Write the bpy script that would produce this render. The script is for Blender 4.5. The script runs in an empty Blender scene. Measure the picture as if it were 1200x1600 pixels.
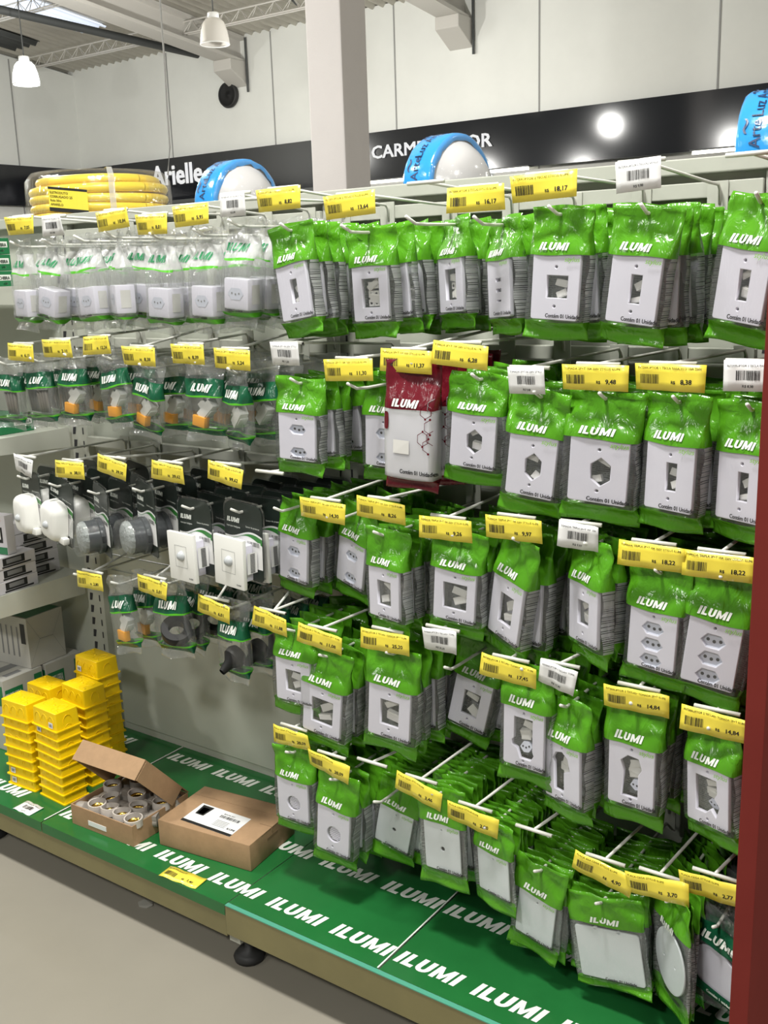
import bpy, bmesh, math, random
from math import sin, cos, pi, radians, sqrt
from mathutils import Vector, Matrix

SC = bpy.context.scene
COL = SC.collection
ZB = 0.16                       # top of the base shelf above the floor

# ------------------------------------------------------------------ camera
cd = bpy.data.cameras.new('camera'); cam = bpy.data.objects.new('camera', cd); COL.objects.link(cam)
cd.sensor_fit = 'VERTICAL'; cd.sensor_height = 36.0; cd.sensor_width = 27.0
cd.lens = 1606.24 / 1600 * 36.0
_M = ((0.81505853, 0.10808385, -0.56920776), (0.57852327, -0.20519052, 0.78943503), (-0.03147086, -0.97273569, -0.22977131))
cam.matrix_world = Matrix(((_M[0][0], -_M[0][1], -_M[0][2], 2.2548), (_M[1][0], -_M[1][1], -_M[1][2], -1.7680),
                           (_M[2][0], -_M[2][1], -_M[2][2], 1.25 + ZB), (0, 0, 0, 1)))
cd.clip_start = 0.05; cd.clip_end = 80
SC.camera = cam
# ------------------------------------------------------------------ world, lights, exposure
W = bpy.data.worlds.new('store_air'); SC.world = W; W.use_nodes = True
bg = W.node_tree.nodes['Background']; bg.inputs[0].default_value = (0.93, 0.96, 0.90, 1); bg.inputs[1].default_value = 0.22
SC.view_settings.view_transform = 'Standard'; SC.view_settings.look = 'None'
SC.view_settings.exposure = 0.0; SC.view_settings.gamma = 1.0
SC.view_settings.use_curve_mapping = False
try:
    SC.cycles.transparent_max_bounces = 24
    SC.cycles.max_bounces = 8; SC.cycles.diffuse_bounces = 3; SC.cycles.glossy_bounces = 3
    SC.cycles.caustics_reflective = False; SC.cycles.caustics_refractive = False
    SC.cycles.sample_clamp_indirect = 6
except Exception:
    pass

def bulb(name, loc, power, size, col=(1, 0.985, 0.94)):
    l = bpy.data.lights.new(name, 'POINT'); l.energy = power; l.shadow_soft_size = size; l.color = col
    o = bpy.data.objects.new(name, l); COL.objects.link(o); o.location = (loc[0], loc[1], loc[2] + ZB)
    return o

def area(name, loc, power, size, col=(1, 0.985, 0.94)):
    l = bpy.data.lights.new(name, 'AREA'); l.energy = power; l.shape = 'DISK'; l.size = size; l.color = col
    o = bpy.data.objects.new(name, l); COL.objects.link(o); o.location = (loc[0], loc[1], loc[2] + ZB)
    return o
# the shop's ceiling lamps, in rows over the shelving and the aisles
LAMPS = [(1.3, -0.95, 3.2, 92, 0.36), (-1.6, -0.95, 3.2, 72, 0.36), (4.2, -0.95, 3.2, 60, 0.36),
         (1.6, -3.6, 3.3, 75, 0.42), (-2.0, -3.6, 3.3, 60, 0.42), (5.0, -3.6, 3.3, 60, 0.42)]
for q in LAMPS:
    area('ceiling_lamp_light', q[:3], q[3], q[4])
# added point lights without fixtures, placed to brighten the far hall and column
for q in ((-2.7, 1.7, 2.9, 100), (3.2, 2.4, 3.0, 25), (-5.0, 1.8, 2.7, 95), (-5.2, 4.6, 2.5, 165), (-2.9, 5.6, 2.8, 80), (2.9, 6.0, 2.8, 60), (-8.6, 3.0, 3.1, 95)):
    bulb('hall_fill_light', q[:3], q[3], 0.07)

# ------------------------------------------------------------------ helpers
ORD = ['first', 'second', 'third', 'fourth', 'fifth', 'sixth', 'seventh', 'eighth', 'ninth', 'tenth', 'eleventh', 'twelfth', 'thirteenth',
       'fourteenth', 'fifteenth', 'sixteenth', 'seventeenth', 'eighteenth', 'nineteenth', 'twentieth']

def tag(o, label=None, cat=None, group=None, kind=None):
    if label: o['label'] = label
    if cat: o['category'] = cat
    if group: o['group'] = group
    if kind: o['kind'] = kind
    return o

def link(o, parent=None, loc=(0, 0, 0), rot=None, scale=None):
    COL.objects.link(o)
    if parent is not None:
        o.parent = parent; o.location = loc
    else:
        o.location = (loc[0], loc[1], loc[2] + ZB)
    if rot: o.rotation_euler = rot
    if scale: o.scale = scale
    return o

def empty(name, loc=(0, 0, 0), rot=None, scale=None):
    o = bpy.data.objects.new(name, None); o.empty_display_size = 0.02
    return link(o, None, loc, rot, scale)

def obj(name, mesh, parent=None, loc=(0, 0, 0), rot=None, scale=None):
    return link(bpy.data.objects.new(name, mesh), parent, loc, rot, scale)

class MB:
    def __init__(s): s.v = []; s.f = []; s.m = []
    def add(s, vs, fs, mi=0):
        b = len(s.v); s.v += [tuple(p) for p in vs]
        for f in fs: s.f.append(tuple(i + b for i in f)); s.m.append(mi)
        return s
    def box(s, x0, x1, y0, y1, z0, z1, mi=0, M=None):
        vs = [Vector(p) for p in ((x0, y0, z0), (x1, y0, z0), (x1, y1, z0), (x0, y1, z0), (x0, y0, z1), (x1, y0, z1), (x1, y1, z1), (x0, y1, z1))]
        if M is not None: vs = [M @ p for p in vs]
        return s.add(vs, ((3, 2, 1, 0), (4, 5, 6, 7), (0, 1, 5, 4), (1, 2, 6, 5), (2, 3, 7, 6), (3, 0, 4, 7)), mi)
    def quad(s, a, b, c, d, mi=0): return s.add((a, b, c, d), ((0, 1, 2, 3),), mi)
    def tube(s, pts, r, n=8, mi=0, cap=True):
        pts = [Vector(p) for p in pts]; rings = []
        up = Vector((0.123, 0.05, 1)).normalized()
        for i, p in enumerate(pts):
            t = (pts[min(i + 1, len(pts) - 1)] - pts[max(i - 1, 0)]).normalized()
            a = t.cross(up)
            if a.length < 1e-3: a = t.cross(Vector((1, 0, 0)))
            a.normalize(); b = t.cross(a)
            rr = r[i] if isinstance(r, (list, tuple)) else r
            rings.append([p + a * (rr * cos(2 * pi * k / n)) + b * (rr * sin(2 * pi * k / n)) for k in range(n)])
        vs = [q for R in rings for q in R]; fs = []
        for i in range(len(pts) - 1):
            for k in range(n):
                fs.append((i * n + k, i * n + (k + 1) % n, (i + 1) * n + (k + 1) % n, (i + 1) * n + k))
        if cap:
            fs.append(tuple(range(n - 1, -1, -1))); fs.append(tuple((len(pts) - 1) * n + k for k in range(n)))
        return s.add(vs, fs, mi)
    def lathe(s, prof, n=24, mi=0, M=None, cap=False):
        vs = []; fs = []
        for (r, z) in prof:
            for k in range(n):
                p = Vector((r * cos(2 * pi * k / n), r * sin(2 * pi * k / n), z))
                vs.append(M @ p if M is not None else p)
        for i in range(len(prof) - 1):
            for k in range(n):
                fs.append((i * n + k, i * n + (k + 1) % n, (i + 1) * n + (k + 1) % n, (i + 1) * n + k))
        if cap:
            fs.append(tuple(range(n - 1, -1, -1))); fs.append(tuple((len(prof) - 1) * n + k for k in range(n)))
        return s.add(vs, fs, mi)
    def mesh(s, mats, smooth=False, name='mesh', bevel=0, fix=False):
        me = bpy.data.meshes.new(name)
        me.from_pydata(s.v, [], s.f)
        for m in (mats if isinstance(mats, (list, tuple)) else [mats]): me.materials.append(m)
        for p, mi in zip(me.polygons, s.m): p.material_index = mi; p.use_smooth = smooth
        if bevel or fix:
            bm = bmesh.new(); bm.from_mesh(me)
            if bevel:
                bmesh.ops.bevel(bm, geom=list(bm.edges), offset=bevel, segments=2, profile=0.6, affect='EDGES', clamp_overlap=True)
            bmesh.ops.recalc_face_normals(bm, faces=bm.faces)
            bm.to_mesh(me); bm.free()
        me.update()
        return me
    def obj(s, name, mats, parent=None, smooth=False, loc=(0, 0, 0), rot=None, bevel=0, fix=False):
        return obj(name, s.mesh(mats, smooth, name, bevel, fix), parent, loc, rot)

def autosmooth(me, ang=40):
    for p in me.polygons: p.use_smooth = True
    bm = bmesh.new(); bm.from_mesh(me)
    for e in bm.edges:
        if len(e.link_faces) == 2 and e.calc_face_angle(0) > radians(ang): e.smooth = False
    bm.to_mesh(me); bm.free()
    return me

# ------------------------------------------------------------------ materials
def mat(name, col, rough=0.5, metal=0, spec=0.5, bump=None, var=None, emit=None, coat=0, trans=0, scale=None):
    m = bpy.data.materials.new(name); m.use_nodes = True
    nt = m.node_tree; b = nt.nodes['Principled BSDF']
    b.inputs['Base Color'].default_value = (*col, 1); b.inputs['Roughness'].default_value = rough
    b.inputs['Metallic'].default_value = metal; b.inputs['Specular IOR Level'].default_value = spec
    b.inputs['Coat Weight'].default_value = coat
    b.inputs['Transmission Weight'].default_value = trans
    if emit:
        b.inputs['Emission Color'].default_value = (*emit[0], 1); b.inputs['Emission Strength'].default_value = emit[1]
    tc = None
    if bump or var:
        tc = nt.nodes.new('ShaderNodeTexCoord'); mp = nt.nodes.new('ShaderNodeMapping')
        nt.links.new(tc.outputs['Object'], mp.inputs['Vector'])
        if scale: mp.inputs['Scale'].default_value = scale
    if bump:
        n = nt.nodes.new('ShaderNodeTexNoise'); n.inputs['Scale'].default_value = bump[0]; n.inputs['Detail'].default_value = 3
        n.inputs['Distortion'].default_value = bump[3] if len(bump) > 3 else 0
        nt.links.new(mp.outputs[0], n.inputs['Vector'])
        bp = nt.nodes.new('ShaderNodeBump'); bp.inputs['Strength'].default_value = bump[1]; bp.inputs['Distance'].default_value = bump[2]
        nt.links.new(n.outputs['Fac'], bp.inputs['Height']); nt.links.new(bp.outputs[0], b.inputs['Normal'])
    if var:
        n = nt.nodes.new('ShaderNodeTexNoise'); n.inputs['Scale'].default_value = var[0]; n.inputs['Detail'].default_value = 5
        n.inputs['Roughness'].default_value = 0.65
        nt.links.new(mp.outputs[0], n.inputs['Vector'])
        r = nt.nodes.new('ShaderNodeValToRGB')
        r.color_ramp.elements[0].position = 0.3; r.color_ramp.elements[1].position = 0.72
        r.color_ramp.elements[0].color = (*[c * var[1] for c in col], 1); r.color_ramp.elements[1].color = (*[min(1, c * var[2]) for c in col], 1)
        nt.links.new(n.outputs['Fac'], r.inputs[0]); nt.links.new(r.outputs[0], b.inputs['Base Color'])
    return m

def film(name, tint, body, gloss=0.09, rough=0.10, stripes=False):
    """clear or tinted packing film: see-through, with a sharp sheen and a little milky body"""
    m = bpy.data.materials.new(name); m.use_nodes = True; nt = m.node_tree; nt.nodes.clear()
    N = nt.nodes.new; L = nt.links.new
    out = N('ShaderNodeOutputMaterial'); tr = N('ShaderNodeBsdfTransparent'); tr.inputs[0].default_value = (*tint, 1)
    df = N('ShaderNodeBsdfDiffuse'); df.inputs[0].default_value = (0.80, 0.81, 0.80, 1)
    gl = N('ShaderNodeBsdfGlossy'); gl.inputs['Roughness'].default_value = rough
    tc = N('ShaderNodeTexCoord'); mp = N('ShaderNodeMapping'); mp.inputs['Scale'].default_value = (70, 70, 22)
    L(tc.outputs['Object'], mp.inputs[0])
    nz = N('ShaderNodeTexNoise'); nz.inputs['Scale'].default_value = 1.0; nz.inputs['Detail'].default_value = 2; nz.inputs['Distortion'].default_value = 1.2
    L(mp.outputs[0], nz.inputs['Vector'])
    bp = N('ShaderNodeBump'); bp.inputs['Strength'].default_value = 0.7; bp.inputs['Distance'].default_value = 0.004
    L(nz.outputs['Fac'], bp.inputs['Height']); L(bp.outputs[0], gl.inputs['Normal'])
    m1 = N('ShaderNodeMixShader'); m1.inputs[0].default_value = body
    L(tr.outputs[0], m1.inputs[1]); L(df.outputs[0], m1.inputs[2])
    if stripes:   # rows of fine print on the back of the bag
        sp = N('ShaderNodeSeparateXYZ'); L(tc.outputs['Object'], sp.inputs[0])
        a = N('ShaderNodeMath'); a.operation = 'MULTIPLY'; a.inputs[1].default_value = 1900; L(sp.outputs['Z'], a.inputs[0])
        s2 = N('ShaderNodeMath'); s2.operation = 'SINE'; L(a.outputs[0], s2.inputs[0])
        g = N('ShaderNodeMath'); g.operation = 'GREATER_THAN'; g.inputs[1].default_value = 0.25; L(s2.outputs[0], g.inputs[0])
        mp2 = N('ShaderNodeMapping'); mp2.inputs['Scale'].default_value = (300, 1, 300); L(tc.outputs['Object'], mp2.inputs[0])
        n2 = N('ShaderNodeTexNoise'); n2.inputs['Scale'].default_value = 1; L(mp2.outputs[0], n2.inputs['Vector'])
        g2 = N('ShaderNodeMath'); g2.operation = 'GREATER_THAN'; g2.inputs[1].default_value = 0.47; L(n2.outputs['Fac'], g2.inputs[0])
        g3 = N('ShaderNodeMath'); g3.operation = 'MULTIPLY'; L(g.outputs[0], g3.inputs[0]); L(g2.outputs[0], g3.inputs[1])
        ink = N('ShaderNodeMixRGB'); ink.inputs[1].default_value = (0.62, 0.64, 0.63, 1); ink.inputs[2].default_value = (0.05, 0.05, 0.05, 1)
        L(g3.outputs[0], ink.inputs[0]); L(ink.outputs[0], df.inputs[0])
    lw = N('ShaderNodeFresnel'); lw.inputs['IOR'].default_value = 1.35
    ad = N('ShaderNodeMath'); ad.operation = 'MULTIPLY_ADD'; ad.inputs[1].default_value = 0.22; ad.inputs[2].default_value = gloss; ad.use_clamp = True
    L(lw.outputs[0], ad.inputs[0])
    m2 = N('ShaderNodeMixShader'); L(ad.outputs[0], m2.inputs[0]); L(m1.outputs[0], m2.inputs[1]); L(gl.outputs[0], m2.inputs[2])
    L(m2.outputs[0], out.inputs[0])
    return m

M = {}
M['green_film'] = mat('green_film', (0.080, 0.285, 0.012), 0.20, 0, 0.42, bump=(1.0, 0.6, 0.006, 1.0), scale=(48, 48, 20))
M['darkgreen_film'] = mat('darkgreen_film', (0.008, 0.085, 0.038), 0.22, 0, 0.5, bump=(1.0, 0.5, 0.003, 1.0), scale=(70, 70, 26))
M['red_film'] = mat('red_film', (0.115, 0.006, 0.013), 0.22, 0, 0.5, bump=(1.0, 0.55, 0.004, 1.0), scale=(70, 70, 26))
M['white_film'] = film('white_film', (0.97, 0.97, 0.97), 0.42, 0.08, 0.12)
M['clear_film'] = film('clear_film', (0.98, 0.985, 0.98), 0.04, 0.05, 0.06)
M['bag_film'] = film('bag_film', (0.97, 0.975, 0.97), 0.09, 0.07, 0.07)
M['back_film'] = film('back_film', (0.86, 0.87, 0.87), 0.42, 0.02, 0.15, stripes=True)
M['white_plastic'] = mat('white_plastic', (0.76, 0.74, 0.84), 0.32)
M['blank_plastic'] = mat('blank_plastic', (0.74, 0.78, 0.80), 0.35)
M['warm_white'] = mat('warm_white', (0.80, 0.80, 0.76), 0.35)
M['socket_white'] = mat('socket_white', (0.62, 0.64, 0.74), 0.35)
M['dark'] = mat('dark_recess', (0.03, 0.03, 0.035), 0.6)
M['module_grey'] = mat('module_grey', (0.22, 0.22, 0.22), 0.5)
M['module_light'] = mat('module_light', (0.66, 0.65, 0.62), 0.45)
M['white_ink'] = mat('white_ink', (0.76, 0.79, 0.73), 0.4)
M['black_ink'] = mat('black_ink', (0.012, 0.012, 0.012), 0.5)
M['grey_ink'] = mat('grey_ink', (0.18, 0.18, 0.18), 0.5)
M['lime_ink'] = mat('lime_ink', (0.20, 0.48, 0.04), 0.4)
M['green_ink'] = mat('green_ink', (0.012, 0.20, 0.07), 0.4)
M['green_stripe'] = mat('green_stripe', (0.08, 0.40, 0.015), 0.3)
M['yellow_card'] = mat('yellow_card', (0.86, 0.71, 0.07), 0.35, bump=(30, 0.25, 0.002), coat=0.3)
M['white_card'] = mat('white_card', (0.78, 0.78, 0.77), 0.4, bump=(30, 0.25, 0.002))
M['wire_white'] = mat('wire_white', (0.66, 0.66, 0.60), 0.35)
M['steel_cream'] = mat('steel_cream', (0.46, 0.47, 0.41), 0.42, var=(6, 0.92, 1.06))
M['panel_grey'] = mat('panel_grey', (0.48, 0.50, 0.43), 0.45, var=(3, 0.93, 1.05))
M['lip_olive'] = mat('lip_olive', (0.20, 0.175, 0.075), 0.4, var=(5, 0.85, 1.1))
M['liner_green'] = mat('liner_green', (0.014, 0.125, 0.030), 0.20, 0, 0.5, bump=(5, 0.25, 0.01, 0.5), var=(4, 0.9, 1.15))
M['liner_edge'] = mat('liner_edge', (0.08, 0.32, 0.22), 0.2)
M['red_paint'] = mat('red_paint', (0.17, 0.024, 0.019), 0.85, 0, 0.15, var=(12, 0.95, 1.05))
M['rubber'] = mat('rubber', (0.02, 0.02, 0.02), 0.55)
M['yellow_plastic'] = mat('yellow_plastic', (0.86, 0.58, 0.004), 0.38, 0, 0.3, bump=(120, 0.15, 0.002))
M['cardboard'] = mat('cardboard', (0.36, 0.225, 0.12), 0.75, var=(40, 0.9, 1.08), bump=(200, 0.15, 0.001))
M['cardboard_edge'] = mat('cardboard_edge', (0.26, 0.16, 0.085), 0.8)
M['holder_white'] = mat('holder_white', (0.56, 0.51, 0.46), 0.4)
M['holder_grey'] = mat('holder_grey', (0.30, 0.27, 0.235), 0.5)
M['brass'] = mat('brass', (0.75, 0.52, 0.12), 0.25, 1)
M['orange'] = mat('orange_plastic', (0.85, 0.36, 0.02), 0.35)
M['black_plastic'] = mat('black_plastic', (0.012, 0.012, 0.012), 0.5, 0, 0.25)
M['smoke'] = mat('smoke_plastic', (0.05, 0.055, 0.06), 0.25)
M['clear_lens'] = film('clear_lens', (0.95, 0.96, 0.96), 0.03, 0.03, 0.06)
M['blister_edge'] = film('blister_edge', (0.93, 0.94, 0.94), 0.015, 0.03, 0.06)
M['card_dark'] = mat('card_dark', (0.016, 0.024, 0.020), 0.3)
M['card_green'] = mat('card_green', (0.03, 0.20, 0.03), 0.3)
M['floor'] = mat('floor_concrete', (0.27, 0.25, 0.205), 0.42, var=(1.6, 0.93, 1.05), bump=(14, 0.05, 0.01))
M['wall_white'] = mat('wall_white', (0.83, 0.84, 0.80), 0.7, var=(0.9, 0.94, 1.03))
M['column_white'] = mat('column_white', (0.78, 0.745, 0.74), 0.75, var=(2, 0.97, 1.03), bump=(90, 0.2, 0.004))
M['roof_sheet'] = mat('roof_sheet', (0.80, 0.76, 0.68), 0.7, var=(1.2, 0.85, 1.08))
M['beam_white'] = mat('beam_white', (0.58, 0.56, 0.52), 0.6)
M['steel_dark'] = mat('steel_dark', (0.07, 0.075, 0.075), 0.5)
M['joint'] = mat('joint_grey', (0.34, 0.34, 0.33), 0.8)
M['band_black'] = mat('band_black', (0.008, 0.009, 0.012), 0.12, 0, 0.6)
M['sign_white'] = mat('sign_white', (0.82, 0.82, 0.82), 0.4, emit=((1, 1, 1), 0.25))
M['strip_light'] = mat('strip_light', (1, 1, 1), 0.5, emit=((1.0, 0.97, 0.82), 5.0))
M['display_grey'] = mat('display_grey', (0.40, 0.40, 0.38), 0.5)
M['lamp_glow'] = mat('lamp_glow', (0.9, 0.95, 0.92), 0.3, emit=((0.93, 1.0, 0.96), 3.2))
M['lamp_off'] = mat('lamp_off', (0.62, 0.60, 0.56), 0.25)
M['lamp_cap'] = mat('lamp_cap', (0.80, 0.81, 0.80), 0.4)
M['skylight'] = mat('skylight', (0.7, 0.75, 0.85), 0.4, emit=((0.78, 0.86, 1.0), 0.75))
M['blue_wrap'] = mat('blue_wrap', (0.030, 0.27, 0.66), 0.18, bump=(25, 0.35, 0.006))
M['opal'] = mat('opal_white', (0.60, 0.58, 0.58), 0.16)
M['navy_ink'] = mat('navy_ink', (0.01, 0.03, 0.10), 0.4)
M['conduit_yellow'] = mat('conduit_yellow', (0.95, 0.69, 0.04), 0.32)
M['box_white'] = mat('box_white', (0.56, 0.54, 0.56), 0.5)
M['carton_grey'] = mat('carton_grey', (0.44, 0.43, 0.39), 0.6)
M['taschi_green'] = mat('box_green', (0.012, 0.16, 0.055), 0.4)

# ------------------------------------------------------------------ lettering
def glyphs_heavy(word, h, slant=0.2):
    """heavy slanted capitals built stroke by stroke: list of convex polygons in (x, z); returns polys, width"""
    t = 0.27; polys = []; x = 0.0
    def r(a, b, c, d): polys.append([(a, c), (b, c), (b, d), (a, d)])
    for ch in word:
        if ch == 'I': r(x, x + t, 0, 1); x += t + 0.13
        elif ch == 'L': r(x, x + t, 0, 1); r(x + t, x + 0.60, 0, 0.23); x += 0.60 + 0.10
        elif ch == 'U':
            w = 0.76; r(x, x + t, 0.36, 1); r(x + w - t, x + w, 0.36, 1); n = 8
            for k in range(n):
                a0 = pi + pi * k / n; a1 = pi + pi * (k + 1) / n; cx = x + w / 2
                o = lambda a: (cx + w / 2 * cos(a), 0.36 + 0.36 * sin(a)); i = lambda a: (cx + (w / 2 - t) * cos(a), 0.36 + 0.15 * sin(a))
                polys.append([o(a0), o(a1), i(a1), i(a0)])
            x += w + 0.13
        elif ch == 'M':
            w = 0.98; r(x, x + 0.25, 0, 1); r(x + w - 0.25, x + w, 0, 1)
            polys.append([(x + 0.25, 1), (x + 0.25, 0.52), (x + w / 2 - 0.09, 0.06), (x + w / 2, 0.42)])
            polys.append([(x + w - 0.25, 1), (x + w / 2, 0.42), (x + w / 2 + 0.09, 0.06), (x + w - 0.25, 0.52)])
            polys.append([(x + w / 2 - 0.09, 0.06), (x + w / 2 + 0.09, 0.06), (x + w / 2, 0.42)])
            x += w + 0.13
        else: x += 0.4
    x -= 0.13
    return [[((a + slant * b) * h, b * h) for a, b in p] for p in polys], x * h
ILUMI, ILUMI_W = glyphs_heavy('ILUMI', 1.0)

_TC = {}
def text2d(body, size, bold=0.0, slant=0.0):
    """triangulated lettering of the built-in face: verts (x, z) from the left baseline, faces, width"""
    k = (body, bold, slant)
    if k not in _TC:
        c = bpy.data.curves.new('lettering', 'FONT'); c.body = body; c.size = 1.0; c.offset = bold; c.shear = slant; c.resolution_u = 2
        c.fill_mode = 'FRONT'
        o = bpy.data.objects.new('lettering', c); COL.objects.link(o)
        me = o.to_mesh(); vs = [(v.co.x, v.co.y) for v in me.vertices]; fs = [tuple(p.vertices) for p in me.polygons]
        o.to_mesh_clear(); bpy.data.objects.remove(o); bpy.data.curves.remove(c)
        _TC[k] = (vs, fs, max([v[0] for v in vs] or [0]))
    vs, fs, w = _TC[k]
    return [(a * size, b * size) for a, b in vs], fs, w * size

def put_text(mb, body, x, z, size, mi=0, y=0.0, bold=0.0, slant=0.0, width=None, align='l', surf=None, mapf=None):
    """bold: stroke growth as a share of the size, made by laying shifted copies over each other"""
    vs, fs, w = text2d(body, size, 0.0, slant)
    s = 1.0
    if width and w > 0: s = width / w
    w *= s
    ox = x - (w / 2 if align == 'c' else w if align == 'r' else 0)
    d = bold * size
    for dx, dz in (((0, 0),) if not bold else ((-d, -d * 0.6), (d, -d * 0.6), (-d, d * 0.6), (d, d * 0.6))):
        pts = [(ox + a * s + dx, z + b + dz) for a, b in vs]
        if mapf: P3 = [mapf(a, b) for a, b in pts]
        else: P3 = [(a, (surf(a, b) if surf else 0) + y, b) for a, b in pts]
        mb.add(P3, fs, mi)

def put_ilumi(mb, x, z, h, mi=0, y=0.0, width=None, align='l', surf=None, mapf=None, sub=2):
    s = (width / ILUMI_W) if width else h
    w = ILUMI_W * s
    ox = x - (w / 2 if align == 'c' else 0)
    for p in ILUMI:
        q = [(ox + a * s, z + b * h) for a, b in p]
        if len(q) == 4 and sub > 1 and surf:
            vs = []; fs = []
            for i in range(sub + 1):
                for j in range(sub + 1):
                    u, v = i / sub, j / sub
                    vs.append(tuple((q[0][k] * (1 - u) + q[1][k] * u) * (1 - v) + (q[3][k] * (1 - u) + q[2][k] * u) * v for k in (0, 1)))
            for i in range(sub):
                for j in range(sub):
                    a = i * (sub + 1) + j; fs.append((a, a + sub + 1, a + sub + 2, a + 1))
        else: vs = q; fs = [tuple(range(len(q)))]
        if mapf: mb.add([mapf(a, b) for a, b in vs], fs, mi)
        else: mb.add([(a, (surf(a, b) if surf else 0) + y, b) for a, b in vs], fs, mi)

def barcode(mb, x, z, w, h, mi=0, y=0.0, seed=1, mapf=None):
    r = random.Random(seed); a = x
    while a < x + w:
        b = r.choice((0.25, 0.25, 0.5, 0.75)) * w / 18
        b = min(b, x + w - a)
        q = [(a, z), (a + b, z), (a + b, z + h), (a, z + h)]
        mb.add([mapf(*p) if mapf else (p[0], y, p[1]) for p in q], ((0, 1, 2, 3),), mi)
        a += b + r.choice((0.3, 0.4, 0.6)) * w / 18
# ------------------------------------------------------------------ the hall
def struct(mb, name, mats, label, cat, **k):
    return tag(mb.obj(name, mats, **k), label, cat, kind='structure')

struct(MB().box(-10.2, 8, -6, 8.2, -0.31, -0.16), 'floor', M['floor'], 'smooth grey beige concrete shop floor below the shelving', 'floor')
CZ = lambda y: 3.93 + 0.11 * (8 - y)
wb = MB().box(-9.95, 8, 8.0, 8.2, -0.16, 4.0)
for x in (-7.93, -6.19, -4.45, -2.73, -0.96, 0.8):
    wb.box(x - 0.008, x + 0.008, 7.994, 8.0, -0.16, 3.97, 1)
struct(wb, 'wall_back', [M['wall_white'], M['joint']], 'white precast panel wall behind the black sign band', 'wall')
wl = MB()
for y0, y1 in ((-6, 1.75), (1.75, 8.0)):
    wl.add([(-9.95, y0, -0.16), (-9.75, y0, -0.16), (-9.75, y1, -0.16), (-9.95, y1, -0.16),
            (-9.95, y0, CZ(y0)), (-9.75, y0, CZ(y0)), (-9.75, y1, CZ(y1)), (-9.95, y1, CZ(y1))],
           ((3, 2, 1, 0), (4, 5, 6, 7), (0, 1, 5, 4), (1, 2, 6, 5), (2, 3, 7, 6), (3, 0, 4, 7)))
for y in (7.0, 5.25, 3.5, 1.75): wl.box(-9.75, -9.742, y - 0.008, y + 0.008, -0.16, CZ(y) - 0.03, 1)
struct(wl, 'wall_left', [M['wall_white'], M['joint']], 'white panel wall at the far left end of the hall', 'wall')

PER, AMP = 0.135, 0.026
def wave(x): return AMP * (2 * abs(sin(pi * x / PER)) ** 1.3 - 1)
def roof_patch(x0, x1, y0, y1, dz, thick=0.006):
    mb = MB(); n = int((x1 - x0) / PER * 8); vs = []
    for i in range(n + 1):
        x = x0 + (x1 - x0) * i / n
        for y in (y0, y1): vs.append((x, y, CZ(y) + dz + wave(x)))
        for y in (y0, y1): vs.append((x, y, CZ(y) + dz + wave(x) + thick))
    fs = []
    for i in range(n):
        a, b = i * 4, (i + 1) * 4
        fs += [(a, a + 1, b + 1, b), (a + 2, b + 2, b + 3, a + 3), (a, b, b + 2, a + 2), (a + 1, a + 3, b + 3, b + 1)]
    return mb.add(vs, fs)
ro = roof_patch(-9.95, 7.5, -4.0, 8.05, 0.06)
tag(ro.obj('ceiling', M['roof_sheet'], smooth=True), 'corrugated whitish roof sheeting seen from below', 'ceiling', kind='structure')
tag(roof_patch(-8.2, -7.68, 5.2, 6.86, 0.022).obj('skylight_panel', M['skylight'], smooth=True), 'bluish translucent corrugated skylight sheet in the roof', 'skylight')
tag(roof_patch(-7.42, -7.02, 5.2, 6.27, 0.020).obj('roof_flap', M['steel_dark'], smooth=True), 'dark corrugated roof patch right of the skylight', 'roof patch')
tag(roof_patch(-9.5, -8.95, 6.2, 6.9, 0.020).obj('roof_flap', M['steel_dark'], smooth=True), 'dark corrugated roof patch above the lit bell lamp', 'roof patch')

# column in the middle of the hall
c = MB().box(-2.42, -2.127, 4.0, 4.283, -0.16, 4.5)
struct(c, 'column', M['column_white'], 'square white painted concrete column behind the shelving', 'column', bevel=0.012)
# roof beams on corbels
for i, x in enumerate((-6.72, -3.62)):
    b = MB()
    ya, yb = -2.0, 8.0
    for z0, z1, w in ((-0.26, -0.22, 0.13), (-0.22, 0.0, 0.05), (0.0, 0.04, 0.13)):
        b.add([(x - w, ya, CZ(ya) + z0), (x + w, ya, CZ(ya) + z0), (x + w, yb, CZ(yb) + z0), (x - w, yb, CZ(yb) + z0),
               (x - w, ya, CZ(ya) + z1), (x + w, ya, CZ(ya) + z1), (x + w, yb, CZ(yb) + z1), (x - w, yb, CZ(yb) + z1)],
              ((3, 2, 1, 0), (4, 5, 6, 7), (0, 1, 5, 4), (1, 2, 6, 5), (2, 3, 7, 6), (3, 0, 4, 7)))
    tag(b.obj('beam', M['beam_white']), ('white roof beam running to the corbel above the round speaker', 'white roof beam right of the column')[i], 'beam', kind='structure')
    k = MB()
    k.add([(x - 0.14, 7.72, 3.58), (x + 0.14, 7.72, 3.58), (x + 0.14, 8.0, 3.42), (x - 0.14, 8.0, 3.42),
           (x - 0.14, 7.72, 3.70), (x + 0.14, 7.72, 3.70), (x + 0.14, 8.0, 3.70), (x - 0.14, 8.0, 3.70)],
          ((3, 2, 1, 0), (4, 5, 6, 7), (0, 1, 5, 4), (1, 2, 6, 5), (2, 3, 7, 6), (3, 0, 4, 7)))
    kk = tag(k.obj('corbel', M['beam_white'], bevel=0.01), ('white concrete corbel on the wall above the round speaker', 'white concrete corbel on the wall right of the column')[i], 'corbel', kind='structure')
    tag(MB().tube([(x + 0.16, 7.97, 3.35), (x + 0.16, 7.97, 3.95)], 0.014, 8).obj('downpipe', M['steel_dark']),
        ('thin dark pipe beside the corbel above the round speaker', 'thin dark pipe beside the corbel right of the column')[i], 'pipe')
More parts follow.
